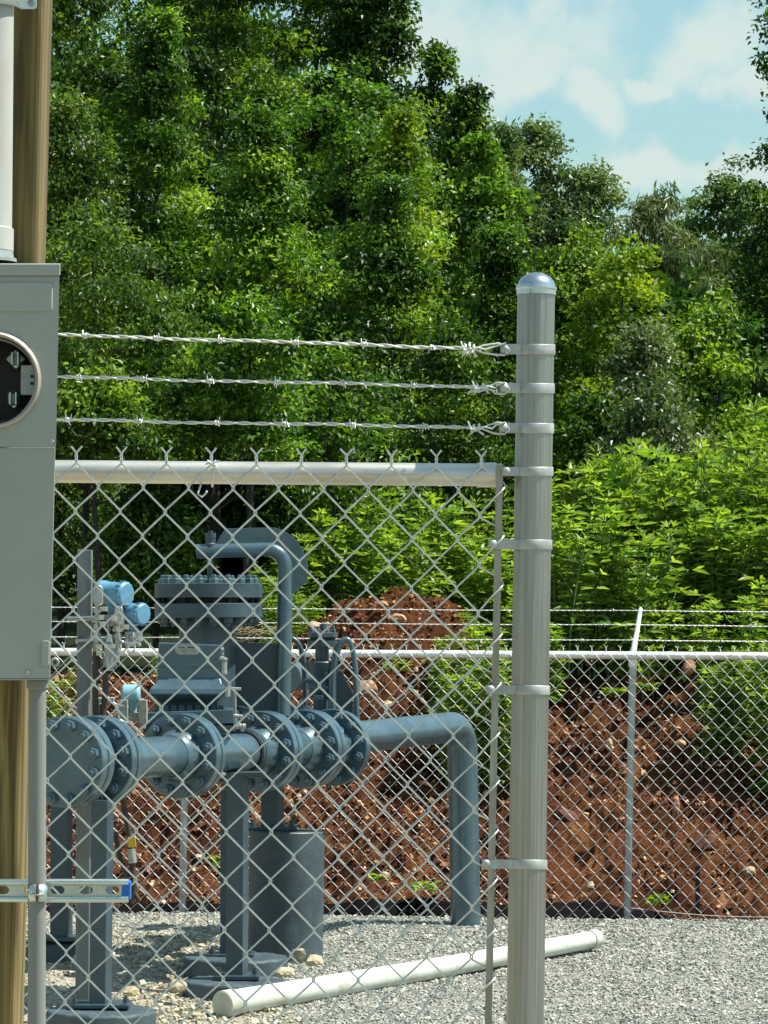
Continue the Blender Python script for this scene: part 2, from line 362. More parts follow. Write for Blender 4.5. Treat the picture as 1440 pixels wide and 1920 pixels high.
# gravel: dense grey stone on the yard, sparser at the left where tan subsoil shows
N_ = 80000
X = rng.uniform(-2.7, 2.7, N_); D = 12.9 + (DE + .03 - 12.9) * rng.uniform(0, 1, N_)
keep = np.abs(X) < .13 * D + .35
tan = (-1.6 * X + vnoise(X * 2.2 + 9, D * 1.4, 4)) > 1.35
tan &= (D < 16.4)
keep &= ~(tan & (rng.uniform(0, 1, N_) < .72))
X, D = X[keep], D[keep]
sz = rng.uniform(.0045, .0110, len(X)) * np.where(rng.uniform(0, 1, len(X)) < .06, 1.5, 1)
pos = np.stack([X, D, gzv(D) + .02 * fbm(X * 1.2, D * 1.2, 8, 2) + sz * .25], -1)
tag(link('gravel', stones('gravel', pos, sz, M['stone'], rng)), 'loose grey crushed stone covering the yard', 'gravel', kind='stuff')
X = rng.uniform(-2.1, .1, 7000); D = rng.uniform(13.2, 16.6, 7000)
keep = (-1.6 * X + vnoise(X * 2.2 + 9, D * 1.4, 4)) > 1.15; X, D = X[keep], D[keep]
sz = rng.uniform(.005, .015, len(X)) * np.where(rng.uniform(0, 1, len(X)) < .05, 1.8, 1)
pos = np.stack([X, D, gzv(D) + sz * .2], -1)
tag(link('rubble', stones('rubble', pos, sz, M['sandstone'], rng)), 'tan broken rubble around the concrete piers', 'rubble', kind='stuff')
# stones in the clay bank
def bankz(X, D):
    xi = np.clip(np.searchsorted(HX[0], X), 0, HX.shape[1] - 1); di = np.clip(np.searchsorted(HD[:, 0], D), 0, HX.shape[0] - 1)
    return HZ[di, xi]
n = 34000
X = rng.uniform(-3.1, 3.1, n); D = 18.3 + 4.9 * rng.uniform(0, 1, n) ** 1.0
dens = vnoise(X * 1.7, D * 1.5, 91) * .7 + vnoise(X * 5, D * 5, 92) * .3
k = dens > .36 + .12 * rng.uniform(-1, 1, n); X, D = X[k], D[k]
sz = .005 + .014 * rng.uniform(0, 1, len(X)) ** 2.5 + np.where(rng.uniform(0, 1, len(X)) < .02, rng.uniform(.008, .022, len(X)), 0)
pos = np.stack([X, D, bankz(X, D) + sz * .3], -1)
tag(link('clay_stones', stones('clay_stones', pos, sz, M['redstone'], rng, .8)), 'small stones and clods scattered over the red clay bank', 'stones', kind='stuff')
# larger rocks one can point at
def rock(px, py, d, w, h, col, label, seed, cat='rock', group=None, name='rock'):
    rg = random.Random(seed); c = P(px, py, d); s = d / F
    bm = bmesh.new(); bmesh.ops.create_icosphere(bm, subdivisions=2, radius=1)
    for v in bm.verts:
        k = 1 + rg.uniform(-.22, .18); v.co = Vector((v.co.x * w / 2 * s * k, v.co.y * w / 2.4 * s * k, v.co.z * h / 2 * s * k))
    for _ in range(4):
        nn = Vector((rg.uniform(-1, 1), rg.uniform(-1, .2), rg.uniform(-.2, 1))).normalized()
        ext = max(v.co.dot(nn) for v in bm.verts) * .72
        for v in bm.verts:
            e = v.co.dot(nn) - ext
            if e > 0: v.co -= nn * e
    me = bpy.data.meshes.new(name); bm.to_mesh(me); bm.free(); me.materials.append(mat('rock ' + str(seed), col, .85, 0, .3, 20, bump=.6, bscale=50))
    o = bpy.data.objects.new(name, me); COL.objects.link(o); o.location = c
    tag(o, label, cat, group)
    return o
OR = (.40, .20, .09); TN = (.52, .44, .28); RD = (.10, .030, .013)
rock(748, 1158, 21.2, 34, 17, (.55, .33, .17), 'pale orange rock near the top of the red dirt mound', 1)
rock(716, 1132, 21.5, 26, 14, OR, 'small orange rock left of the mound peak', 2)
rock(592, 1172, 21.4, 30, 16, (.58, .38, .24), 'peach rock at the left foot of the mound behind the small valve', 3)
rock(684, 1292, 20.0, 46, 36, (.42, .24, .12), 'big tan boulder in the bank above the pipe beside the small valve', 4)
rock(722, 1320, 19.8, 30, 14, (.50, .36, .22), 'flat buff rock just above the pipe elbow run', 5)
rock(1292, 1252, 19.9, 28, 30, (.34, .17, .09), 'upright tan rock right of the far fence post under the rail', 6)
rock(1268, 1508, 19.2, 16, 52, (.38, .17, .10), 'long pinkish rock slab leaning in the bank right of the far post', 7)
rock(1276, 1393, 19.6, 26, 14, (.42, .26, .13), 'tan rock in mid bank to the right of the far post', 8)
rock(1142, 1395, 19.5, 14, 26, (.45, .34, .22), 'narrow pale rock left of the far post', 9)
rock(1060, 1530, 19.0, 60, 26, RD, 'dark red clay lump beside the big galvanised post', 10)
rock(1320, 1580, 18.9, 64, 34, RD, 'rounded dark red clay lump in the lower right bank', 11)
rock(1405, 1632, 18.8, 28, 20, (.44, .32, .20), 'buff rock low on the bank near the right edge', 12)
rock(1106, 1660, 18.7, 16, 16, TN, 'small round tan rock low on the bank left of the far post', 13)
rock(722, 1640, 18.7, 20, 12, TN, 'small tan rock low on the bank behind the concrete drum', 14)
rock(560, 1790, 14.9, 30, 34, (.36, .32, .22), 'upright tan rock standing at the foot of the concrete drum', 15)
rock(588, 1800, 14.8, 40, 24, TN, 'pale tan rock lying right of the drum foot', 16)
rock(246, 1858, 14.1, 42, 20, (.50, .42, .26), 'yellowish rock lying right of the round left pier', 17)
rock(330, 1848, 14.3, 40, 26, (.40, .34, .22), 'tan rock lying left of the front middle pier', 18)
rock(535, 1822, 14.5, 46, 20, (.55, .49, .32), 'pale knobbly rock lying beside the rear middle pier', 19)
# ------------------------------------------------------------------ chain link fabric
def zigzag(mb, xl, xr, y0, halfp, nhalf, start_left, d, lean, rpx, slope=0, xref=0, sides=6, hook=4, wd=None):
    """one picket wire between columns xl and xr; corners hook with the neighbour"""
    s = d / F; wd = wd if wd else rpx * s * 1.1; pts = []; ov = rpx * .9
    left = start_left
    for i in range(nhalf + 1):
        y = y0 + i * halfp; x = (xl - ov if left else xr + ov)
        base = slope * (x - xref)
        jx = random.uniform(-.6, .6) * (halfp / 46); 
        sgn = -1 if left else 1
        lx = -lean * (y - y0)
        inn = x - sgn * hook
        dep = wd
        # front leg above right corners, back leg above left corners
        fa, fb = (-dep, dep) if not left else (dep, -dep)
        if i == 0: pts.append(P(x + lx, y + base, d))
        else:
            pts.append(P(inn + lx + jx, y - hook * 1.15 + base, d + fa))
            pts.append(P(x + lx + jx, y - hook * .35 + base, d + fa * .6))
            pts.append(P(x + lx + jx, y + hook * .35 + base, d + fb * .6))
            pts.append(P(inn + lx + jx, y + hook * 1.15 + base, d + fb))
        left = not left
    mb.tube(pts, rpx * s, sides, True)
def fabric(mb, x0, pitch, k0, k1, y0, vp, rows, d_of, lean, rpx, slope, xref, sides, hook, prong, right_extra=False):
    """k indexes columns pitch/2 apart; even columns are the peaks with twisted ends"""
    for k in range(k0, k1):
        xl = x0 + k * pitch / 2; xr = xl + pitch / 2
        d = d_of((xl + xr) / 2)
        zigzag(mb, xl, xr, y0, vp / 2, rows, k % 2 == 0, d, lean, rpx, slope, xref, sides, hook)
    for k in range(k0, k1 + 1):
        if k % 2: continue
        x = x0 + k * pitch / 2; d = d_of(x); s = d / F; b = slope * (x - xref)
        up = prong; 
        for ph in (0, PI):   # two wires twisted then spread as a Y
            pts = []
            for j in range(9):
                t = j / 8; pts.append(P(x + math.cos(ph + t * 3 * PI) * rpx * .95, y0 + b - t * up * .68 + 2 * rpx, d + math.sin(ph + t * 3 * PI) * rpx * s))
            e = math.cos(ph + 3 * PI); jj = random.uniform(.85, 1.15)
            pts.append(P(x + e * up * .30 * jj, y0 + b - up * (.98 + .1 * (jj - 1)) + 2 * rpx, d))
            mb.tube(pts, rpx * s, sides)
def barb(mb, c, t, r, R, span, plen, n=6, seed=0):
    """four-point barb wound round the strand at c, running along t"""
    rg = random.Random(seed); t = t.normalized(); u = t.orthogonal().normalized(); w = t.cross(u); a0 = rg.uniform(0, 2 * PI)
    for q in range(2):
        pts = []; turns = 1.5
        aa = a0 + q * PI * .8
        off = (q - .5) * span * .5
        def ring(a, k, rad): return c + t * (off + (k - .5) * span) + rad * (math.cos(a) * u + math.sin(a) * w)
        tan0 = (-math.sin(aa) * u + math.cos(aa) * w)
        pts.append(ring(aa, 0, R) - tan0 * plen - t * plen * rg.uniform(-.2, .5))
        for j in range(13): pts.append(ring(aa + turns * 2 * PI * j / 12, j / 12, R))
        ae = aa + turns * 2 * PI; tan1 = (-math.sin(ae) * u + math.cos(ae) * w)
        pts.append(ring(ae, 1, R) + tan1 * plen + t * plen * rg.uniform(-.2, .5))
        mb.tube(pts, [r * .7] + [r] * (len(pts) - 2) + [r * .7], n)
def strand(mb, p0, p1, rpx, amp, twist, d0, d1, sag, barbs, sides=6, brange=None, seed=0, plen=10, wob=0):
    """two twisted strands between pixel points; barbs in px spacing"""
    n = max(8, int((p1[0] - p0[0]) / (twist / 8)))
    rg = random.Random(seed); phs = [rg.uniform(0, 6.28) for _ in range(3)]
    def cen(t):
        x = p0[0] + (p1[0] - p0[0]) * t; y = p0[1] + (p1[1] - p0[1]) * t + sag * 4 * t * (1 - t)
        y += wob * (math.sin(x * .013 + phs[0]) + .6 * math.sin(x * .031 + phs[1]))
        return x, y, d0 + (d1 - d0) * t
    for ph in (0, PI):
        pts = []
        for i in range(n + 1):
            t = i / n; x, y, d = cen(t); a = ph + 2 * PI * (x - p0[0]) / twist
            pts.append(P(x, y + amp * math.cos(a), d + amp * d / F * math.sin(a)))
        mb.tube(pts, rpx * d0 / F, sides)
    bx = p0[0] + barbs * .6
    while bx < p1[0] - 6:
        t = (bx - p0[0]) / (p1[0] - p0[0]); a = Vector(P(*cen(max(0, t - .002)))); b = Vector(P(*cen(min(1, t + .002)))); d = cen(t)[2]; s = d / F
        barb(mb, Vector(P(*cen(t))), b - a, rpx * .8 * s, (rpx + amp) * 1.05 * s, rpx * 3.4 * s, plen * s, 5, rg.random())
        bx += barbs * rg.uniform(.92, 1.08)
random.seed(3)
# ------------------------------------------------------------------ near fence
DN = 5.76; SN = DN / F
XL = -1390
base = P(968, 1150 + (H + .22) * F / DN, DN)
nf = thing('chain_link_fence', 'large near chain link fence with three barbed wires running to a thick galvanised end post', 'fence', base)
lean = .0205
pcx = lambda y: 1005.5 - (y - 540) * .0152   # post centre line
GY = 1150 + (H + .20) * F / DN               # ground row at the fence
# fabric
mb = MB()
X0, PT = 227.5, 84.4
xr_bar = 938
kmax = int((xr_bar - X0) / (PT / 2))         # last column before the tension bar
fabric(mb, X0, PT, -38, kmax, 867, 92.0, 43, lambda x: DN - .021, lean, 1.85, .0105, 227, 6, 5.0, 34)
# last picket wraps the tension bar with round loops
s = SN; k = kmax; xl = X0 + k * PT / 2
pts = []; left = (k % 2 == 0)
for i in range(44):
    y = 867 + i * 46 + .0105 * (xl - 227); lx = -lean * (y - 867)
    if left == (i % 2 == 0):
        pts += [P(xl + 3 + lx, y - 6, DN - .021 + (-.003)), P(xl - 2 + lx, y - 2, DN - .021), P(xl - 2 + lx, y + 2, DN - .021), P(xl + 3 + lx, y + 6, DN - .019)] if i else [P(xl + lx, y, DN - .021)]
    else:
        xb = 944 - (y - 900) * .0205
        pts += [P(xb - 16, y + 13, DN - .033), P(xb - 3, y + 1, DN - .035), P(xb + 4, y - 8, DN - .026), P(xb + 1, y - 15, DN - .014), P(xb - 12, y - 26, DN - .010)][::-1]
mb.tube(pts, 1.85 * s, 6)
mb.build('wire_mesh', M['galv'], nf)
# a tie wire twist under the rail and round it
mb = MB()
for (tx, ty) in ((397, 868), (-330, 860)):
    pts = [P(tx + 22 * 0 + 3 * math.cos(a * 1.1) + 4, ty + 20 - 24 * math.cos(a), DN + .004 - .028 * math.sin(a)) for a in [j * 2 * PI / 16 for j in range(17)]]
    mb.tube(pts, 2 * s, 6)
    mb.tube([P(tx - 12, ty + 2, DN - .026), P(tx + 14, ty - 3, DN - .028)], 2 * s, 6)
    mb.tube([P(tx - 8, ty - 4, DN - .028), P(tx + 8, ty + 6, DN - .027)], 2 * s, 6)
    mb.tube([P(tx - 20, ty + 40, DN), P(tx - 26, ty + 58, DN - .02), P(tx - 18, ty + 64, DN - .026), P(tx - 12, ty + 58, DN - .02), P(tx - 9, ty + 53, DN - .028)], 2 * s, 6); mb.cut()
mb.pieces('tie_wire', M['galv'], nf)
# top rail
mb = MB(); a, b = P(XL, 871.5, DN + .004), P(906, 890.5, DN + .004)
rail = mb.tube([a, b], 21.3 * s, 32).build('top_rail', M['rail'], nf)
mb = MB(); ax = (b - a).normalized()
mb.lathe(P(896, 890.4, DN + .004), ax, [(0, 21.5 * s), (0, 23.3 * s), (34 * s, 23.3 * s), (37 * s, 20 * s), (37 * s, 0)], 32)
re = mb.build('rail_end_cup', M['rail'], nf)
# tension bar
mb = MB(); t0, t1 = P(937, 871, DN - .020), P(937 - (2600 - 871) * .0205, 2600, DN - .020)
c = (t0 + t1) / 2
mb.box(c, RIGHT * 6.6 * s, FWD * .0025, (t1 - t0) / 2)
mb.build('tension_bar', M['bar'], nf, bevel=.0008)
# terminal post: round tube with faint rolled lines
mb = MB(); n = 64
def ringp(y, r, k): 
    an = 2 * PI * k / n; return P(pcx(y) + r * math.cos(an), y, DN + .004 + r * SN * math.sin(an))
ys = [546, 900, 1300, 1700, 2100, GY + 30]
for y0, y1 in zip(ys[:-1], ys[1:]):
    prof = lambda k: 35.2 - (1.0 if k in (37, 38, 58) else 0) - (.6 if k in (53,) else 0)
    vs = [ringp(y0, prof(k), k) for k in range(n)] + [ringp(y1, prof(k), k) for k in range(n)]
    mb.add(vs, [(k, (k + 1) % n, n + (k + 1) % n, n + k) for k in range(n)], True)
tp = mb.build('end_post', M['post'], nf)
up = (P(pcx(400), 400, DN) - P(pcx(600), 600, DN)).normalized()
mb = MB(); cb = P(pcx(553), 553, DN + .004)
mb.lathe(cb, up, [(0, 36 * s), (0, 37.2 * s), (9 * s, 37.2 * s), (11 * s, 38.8 * s), (14 * s, 38.8 * s), (15 * s, 35.5 * s)], 40)
mb.dome(cb + up * 15 * s, up, 35.5 * s, 27 * s, 40, 12)
mb.build('post_cap', M['capm'], tp)
def band(y, hgt, xtab, ybolt, label=None, tab_d=0, slope=.012):
    mb = MB(); th = 2.6
    cy = lambda x: y + (x - pcx(y)) * slope
    vs = []; r = 37.4
    q = 48
    for hh in (-hgt / 2, hgt / 2):
        for rr in (r, r - th):
            for k in range(q):
                an = 2 * PI * k / q; x = pcx(y) + rr * math.cos(an); vs.append(P(x, y + hh + (x - pcx(y)) * slope, DN + .004 + rr * SN * math.sin(an)))
    fs = []
    for k in range(q):
        j = (k + 1) % q
        fs += [(k, j, 2 * q + j, 2 * q + k), (q + k, 3 * q + k, 3 * q + j, q + j), (k, q + k, q + j, j), (2 * q + k, 2 * q + j, 3 * q + j, 3 * q + k)]
    mb.add(vs, fs, True)
    # two tabs running left from the front of the collar
    for dd in (-.0045, .0035):
        x1 = pcx(y) - 27; d0 = DN + .004 - math.sqrt(r * r - 27 * 27) * SN * (1 if dd < 0 else .55)
        dl = DN - .022 + dd + tab_d
        quad = [P(xtab, cy(xtab) - hgt / 2, dl), P(x1, cy(x1) - hgt / 2, d0), P(x1, cy(x1) + hgt / 2, d0), P(xtab, cy(xtab) + hgt / 2, dl)]
        mb.prism(quad, FWD * .0022)
    o = mb.build('post_band', M['band'], tp, bevel=.0006)
    mb = MB(); xb = xtab + 8.5; c = P(xb, cy(xb), DN - .028 + tab_d)
    mb.dome(c, -FWD, 8.3 * SN, 4.5 * SN, 16, 5); mb.tube([c, c + FWD * .022], 4 * SN, 10)
    mb.lathe(c + FWD * .014, FWD, [(0, 0), (0, 8 * SN), (7 * SN, 8 * SN), (7 * SN, 0)], 6, False)
    mb.build('carriage_bolt', M['band'], o)
band(655, 19.5, 938, 655); band(728, 19, 937, 728); band(803, 19, 936, 803)
band(884, 17, 941, 884, slope=.0)
band(1021, 18.5, 916, 1021); band(1294, 17.5, 911, 1294); band(1621, 18, 903, 1621); band(1960, 18, 897, 1960); band(2300, 18, 890, 2300)
# a weathered post at the far left end, out of frame
mb = MB(); mb.tube([P(XL - 30, 560, DN + .004), P(XL - 60, GY + 20, DN + .004)], 35 * s, 24).build('end_post', M['post'], nf)
# barbed strands
for i, (pl, pr, pe, sg) in enumerate((((XL, 575), (872, 652.5), (938, 656), 4), ((XL, 669), (893, 725), (938, 729), 3), ((XL, 757), (885, 801), (938, 804), 3))):
    mb = MB(); strand(mb, pl, pr, 1.8, 2.0, 66, DN - .02, DN - .024, sg * .3, (131, 124, 135)[i], 6, seed=10 + i, plen=10, wob=.9)
    # eye: the strand loops round the bolt and winds back on itself
    x0, y0 = pr; xe, ye = pe
    lp = [(x0 - 4, y0 - 1), (x0 + 16, y0 + 3), (x0 + 34, y0 - 5), (xe - 4, ye - 12), (xe + 14, ye - 9), (xe + 17, ye + 2), (xe + 8, ye + 10), (xe - 10, ye + 9), (x0 + 32, y0 + 8), (x0 + 14, y0 + 1), (x0 - 4, y0 + 2)]
    mb.tube([P(x, y, DN - .026 - (.004 if k % 2 else 0)) for k, (x, y) in enumerate(lp)], 2.0 * s, 6)
    lp2 = [(x0 + 2, y0 + 4), (x0 + 22, y0 - 1), (x0 + 38, y0 + 3), (xe - 8, ye - 7), (xe + 9, ye - 12)]
    mb.tube([P(x, y, DN - .03) for x, y in lp2], 2.0 * s, 6)
    turns = (5, 3.5, 3)[i]; R = (8.5, 5, 5.5)[i]; wdt = (20, 20, 14)[i]
    pts = []
    for j in range(int(turns * 12) + 1):
        a = j / 12 * 2 * PI; rr = R * (1 + .25 * math.sin(j * .9)); pts.append(P(x0 + 6 + wdt * j / (turns * 12) - wdt / 2 + 2.5 * math.sin(a * .5), y0 + 1 + rr * math.cos(a), DN - .024 + rr * s * math.sin(a)))
    pts.append(P(x0 + 22, y0 + (16, 12, 14)[i], DN - .03)); mb.tube(pts, 2 * s, 6)
    mb.tube([P(x0 - 8, y0 - 12, DN - .03), P(x0 - 2, y0 + 4, DN - .036), P(x0 + 8, y0 + 3, DN - .03), P(x0 - 6, y0 + 15, DN - .03)], [1.4 * s, 2 * s, 2 * s, 1.4 * s], 6)
    if i == 1: mb.tube([P(x0 + 20, y0 + 4, DN - .026), P(x0 + 4, y0 + 10, DN - .03), P(x0 - 10, y0 + 7, DN - .03), P(x0 - 16, y0 + 14, DN - .03)], 2 * s, 6)
    mb.build('barbed_wire', M['galv'], nf)
# ------------------------------------------------------------------ far fence
DF = 18.2; SF = DF / F
dfar = lambda x: 18.05 + .3 * (x / 1440)
ff = thing('chain_link_fence', 'distant chain link fence with barbed wire in front of the red clay bank', 'fence', P(1176, 1760, 18.25))
fx0, fpt = 1056.0, 26.75
k0 = int((-520 - fx0) / (fpt / 2)); k1 = int((2040 - fx0) / (fpt / 2))
mb = MB(); fabric(mb, fx0, fpt, k0, k1, 1219.5, 28.9, 37, lambda x: dfar(x) - .03, .018, .62, .0062, fx0, 4, 1.7, 11)
mb.build('wire_mesh', M['galv_far'], ff)
mb = MB(); mb.tube([P(-520, 1218.6, dfar(-520)), P(2040, 1234, dfar(2040))], 7.4 * SF, 16).build('top_rail', M['galv_far'], ff)
for xp in (1187, 352, -483, 2020):
    d = dfar(xp) + .03; mb = MB(); yt = 1226 + .0062 * (xp - 1187)
    mb.tube([P(xp, yt - 3, d), P(xp - 11.5, yt + 520, d)], 7.0 * SF, 18)
    po = mb.build('line_post', M['band'], ff)
    mb = MB(); mb.lathe(P(xp - .8, yt + 26, d), (0, 0, 1), [(0, 7.3 * SF), (3 * SF, 8.2 * SF), (20 * SF, 8.2 * SF), (28 * SF, 6 * SF), (36 * SF, 5 * SF)], 18)
    mb.tube([P(xp, yt - 2, d - .01), P(xp + 7, yt - 40, d + .1), P(xp + 14, yt - 84, d + .24)], [6 * SF, 5 * SF, 4.2 * SF], 12)
    mb.build('barb_arm', M['galv_far'], po)
    mb = MB()
    for yy in (57, 199, 344):
        pts = [P(xp - .02 * yy + 9.5 * math.cos(a) * (1.25 if math.cos(a) < 0 else 1), yt + yy - 2 + 2 * math.cos(a), d - .014 - 9 * SF * math.sin(a)) for a in [j * 2 * PI / 14 for j in range(15)]]
        mb.tube(pts, .7 * SF, 5); mb.cut()
    mb.pieces('tie_wire', M['galv_far'], po)
for i, (dy, dd) in enumerate(((-81, .235), (-54.5, .15), (-26, .07))):
    mb = MB()
    for xa, xb in ((-483, 352), (352, 1187), (1187, 2020)):
        ya = 1226 + .0062 * (xa - 1187) + dy; yb = 1226 + .0062 * (xb - 1187) + dy
        ox = 14 * (-dy) / 84
        strand(mb, (xa + ox, ya), (xb + ox, yb), .5, .62, 22, dfar(xa) + dd, dfar(xb) + dd, (.8, 1.2, 1.5)[i], 44, 4, seed=40 + i, plen=3.6, wob=.25)
    mb.build('barbed_wire', M['galv_far'], ff)
# ------------------------------------------------------------------ silt fence: black cloth on stakes
mb = MB(); n = 90; rg = random.Random(5)
top = []; bot = []
for i in range(n + 1):
    x = 60 + (1260 - 60) * i / n; d = 18.62 + .05 * math.sin(i * .5)
    yt = 1690 + 5 * math.sin(i * .21) + 3 * math.sin(i * .77) + (0 if x > 560 else 6)
    if x > 1080: yt += (x - 1080) * .17
    top.append(P(x, yt, d + .05)); bot.append(P(x, 1765, d - .02))
mb.add(top + bot, [(i, i + 1, n + 2 + i, n + 1 + i) for i in range(n)], True)
sf = mb.build('silt_fence', M['silt'], None, origin=P(660, 1760, 18.6))
sm_ = sf.modifiers.new('thick', 'SOLIDIFY'); sm_.thickness = .006
tag(sf, 'sagging black silt cloth barrier along the foot of the clay bank', 'silt fence')
mb = MB(); mb.tube([P(x, 1699 - 4 * math.sin(x * .013) + (max(0, x - 1100) * .06), 18.75) for x in range(1180, 1700, 20)], .9 * SF, 5)
so = mb.build('wire', M['band'], None, origin=P(1400, 1704, 18.75)); tag(so, 'thin loose wire lying low across the bank at the right', 'wire')
mb = MB(); mb.box(P(1308, 1670, 18.8), RIGHT * .012, FWD * .012, UPV * .14); so = mb.build('stake', M['black'], None, origin=P(1308, 1720, 18.8), bevel=.003)
tag(so, 'short dark stake standing in the lower right of the clay bank', 'stake')
# ------------------------------------------------------------------ timber pole with meter socket, at the left edge
def quadbox(mb, p, d, dep):
    """p: four pixel corners (clockwise from top left) at depth d, extruded back by dep metres"""
    return mb.prism([P(x, y, d) for x, y in p], FWD * dep)
def roundbox(x0, y0, x1, y1, r, n=5, lean=0.0):
    pts = []
    for cx, cy, a0 in ((x1 - r, y0 + r, -PI / 2), (x1 - r, y1 - r, 0), (x0 + r, y1 - r, PI / 2), (x0 + r, y0 + r, PI)):
        for i in range(n + 1):
            a = a0 + PI / 2 * i / n; y = cy + r * math.sin(a); pts.append((cx + r * math.cos(a) - lean * (y - y0), y))
    return pts
DB = 4.40; SB = DB / F
lb = .0225
mb = MB(); dw = DB + .16
gyb = 1150 + (H + .2) * F / dw
quadbox(mb, [(-76, -400), (95, -400), (95 - .0285 * (gyb + 400), gyb), (-76 - .0285 * (gyb + 400), gyb)], dw, .115)
wp = mb.build('timber_post', M['wood'], None, origin=P(-10, gyb, dw + .05), bevel=.008, seg=3)
tag(wp, 'squared brown treated timber post standing behind the grey meter socket', 'post')
# upper conduit
cu = thing('electrical_conduit', 'pale weathered conduit rising from the top of the meter socket', 'conduit', P(-10, 492, DB + .07))
dc = DB + .07
mb = MB(); mb.tube([P(-20, -400, dc), P(-27, 436, dc)], 50 * SB, 40).build('pipe', M['pvcwhite'], cu)
mb = MB(); mb.lathe(P(-27, 470, dc), (P(-20, 0, dc) - P(-27, 470, dc)), [(0, 50 * SB), (0, 53 * SB), (42 * SB, 53 * SB), (44 * SB, 50 * SB)], 40).build('coupling', M['pvcwhite'], cu)
mb = MB(); mb.lathe(P(-27, 492, dc), UPV, [(0, 59 * SB), (7 * SB, 59 * SB), (8 * SB, 54 * SB), (22 * SB, 52 * SB), (23 * SB, 47 * SB), (30 * SB, 47 * SB)], 40).build('hub', M['alum'], cu)
st = thing('conduit_strap', 'light metal strap holding the pale conduit to the timber post', 'strap', P(0, 8, DB + .02))
mb = MB(); pts = [(P(-18, 4, dc) + RIGHT * (54 * SB * math.cos(a)) - FWD * (54 * SB * math.sin(a))) for a in [j * PI / 16 for j in range(17)]]
for q, hh in ((0, 0),):
    vs = [p + UPV * .014 for p in pts] + [p - UPV * .008 for p in pts] + [p + UPV * .014 - FWD * .002 for p in pts] + [p - UPV * .008 - FWD * .002 for p in pts]; k = 17
    fs = []
    for i in range(16): fs += [(i, i + 1, k + i + 1, k + i), (2 * k + i, 3 * k + i, 3 * k + i + 1, 2 * k + i + 1), (i, 2 * k + i, 2 * k + i + 1, i + 1), (k + i, k + i + 1, 3 * k + i + 1, 3 * k + i)]
    mb.add(vs, fs, True)
mb.build('band', M['zinc'], st)
mb = MB(); mb.prism([P(x, y, dc + .068) for x, y in roundbox(34, -40, 69, 17, 6)], FWD * .003).build('tab', M['zinc'], st, bevel=.0006)
mb = MB(); mb.lathe(P(58, 5, dc + .068), -FWD, [(0, 7 * SB), (.003, 7 * SB), (.003, 4 * SB), (.001, 4 * SB), (.001, 0)], 14).build('screw', M['alum'], st)
# meter socket box
mx = thing('meter_socket', 'grey steel electric meter socket box with an empty round opening on the timber post', 'meter box', P(-14, 1277, DB + .06))
R_ = 84 * SB; dcen = (-14, 713)
def face_with_hole(x0, y0, x1, y1, cx, cy, r, lean, d, th):
    """rectangular front sheet with a round opening"""
    n = 64; out = []; inn = []
    for k in range(n):
        a = 2 * PI * k / n; c, s_ = math.cos(a), math.sin(a)
        t = min(((x1 - cx) / c if c > 1e-6 else 1e9), ((x0 - cx) / c if c < -1e-6 else 1e9), ((y1 - cy) / s_ if s_ > 1e-6 else 1e9), ((y0 - cy) / s_ if s_ < -1e-6 else 1e9))
        out.append((cx + t * c, cy + t * s_)); inn.append((cx + r * c, cy + r * s_))
    # pull nearest outline samples into the corners
    for X_, Y_ in ((x0, y0), (x1, y0), (x1, y1), (x0, y1)):
        k = min(range(n), key=lambda i: (out[i][0] - X_) ** 2 + (out[i][1] - Y_) ** 2); out[k] = (X_, Y_)
    f = lambda p, dd: P(p[0] - lean * (p[1] - y0), p[1], dd)
    vs = [f(p, d) for p in out] + [f(p, d) for p in inn] + [f(p, d + th) for p in inn] + [f(p, d + th) for p in out]
    fs = []
    for k in range(n):
        j = (k + 1) % n; fs += [(k, j, n + j, n + k), (n + k, n + j, 2 * n + j, 2 * n + k), (3 * n + k, 2 * n + k, 2 * n + j, 3 * n + j)]
    return vs, fs
mb = MB()
xe = lambda y: 112 - lb * (y - 500)
vs, fs = face_with_hole(-140, 518, 111.5, 838, dcen[0], dcen[1], 84, lb * .9, DB - .003, .003); mb.add(vs, fs)
mb.build('cover', M['boxgrey'], mx)
mb = MB()
quadbox(mb, [(-140, 512), (109.5, 512), (109.5 - lb * 760, 1274), (-157, 1274)], DB, .0) if False else None
# shell: back, sides, bottom as thin sheets so that the opening shows a hollow box
def sheet(c4, t): mb.prism(c4, t)
xr = lambda y: 109.8 - lb * (y - 512)
sheet([P(xr(512) - 2, 512, DB + .001), P(xr(1274) - 2, 1274, DB + .001), P(xr(1274) - 2, 1274, DB + .13), P(xr(512) - 2, 512, DB + .13)], RIGHT * .0016)
sheet([P(-146, 512, DB + .001), P(-163, 1274, DB + .001), P(-163, 1274, DB + .13), P(-146, 512, DB + .13)], RIGHT * .0016)
sheet([P(-144, 514, DB + .129), P(xr(514), 514, DB + .129), P(xr(1274), 1274, DB + .129), P(-161, 1274, DB + .129)], FWD * .0016)
sheet([P(-163, 1273, DB), P(xr(1273), 1273, DB), P(xr(1273), 1273, DB + .13), P(-163, 1273, DB + .13)], -UPV * .0016)
mb.build('enclosure', M['boxgrey'], mx)
mb = MB(); q_ = [(-146, 494), (113.5, 494), (113, 517), (-146, 517)]
mb.add([P(x, y, DB - .007) for x, y in q_] + [P(x, y, DB + .135) for x, y in q_], [(0, 1, 2, 3), (7, 6, 5, 4)] + [(k, 4 + k, 4 + (k + 1) % 4, (k + 1) % 4) for k in range(4)])
mb.build('rain_hood', M['boxgrey'], mx, bevel=.0015)
mb = MB(); mb.prism([P(x, y, DB - .0055) for x, y in roundbox(-120, 529, 99, 584, 6, lean=.01)], FWD * .0035).build('embossed_panel', M['boxgrey'], mx, bevel=.002, seg=3)
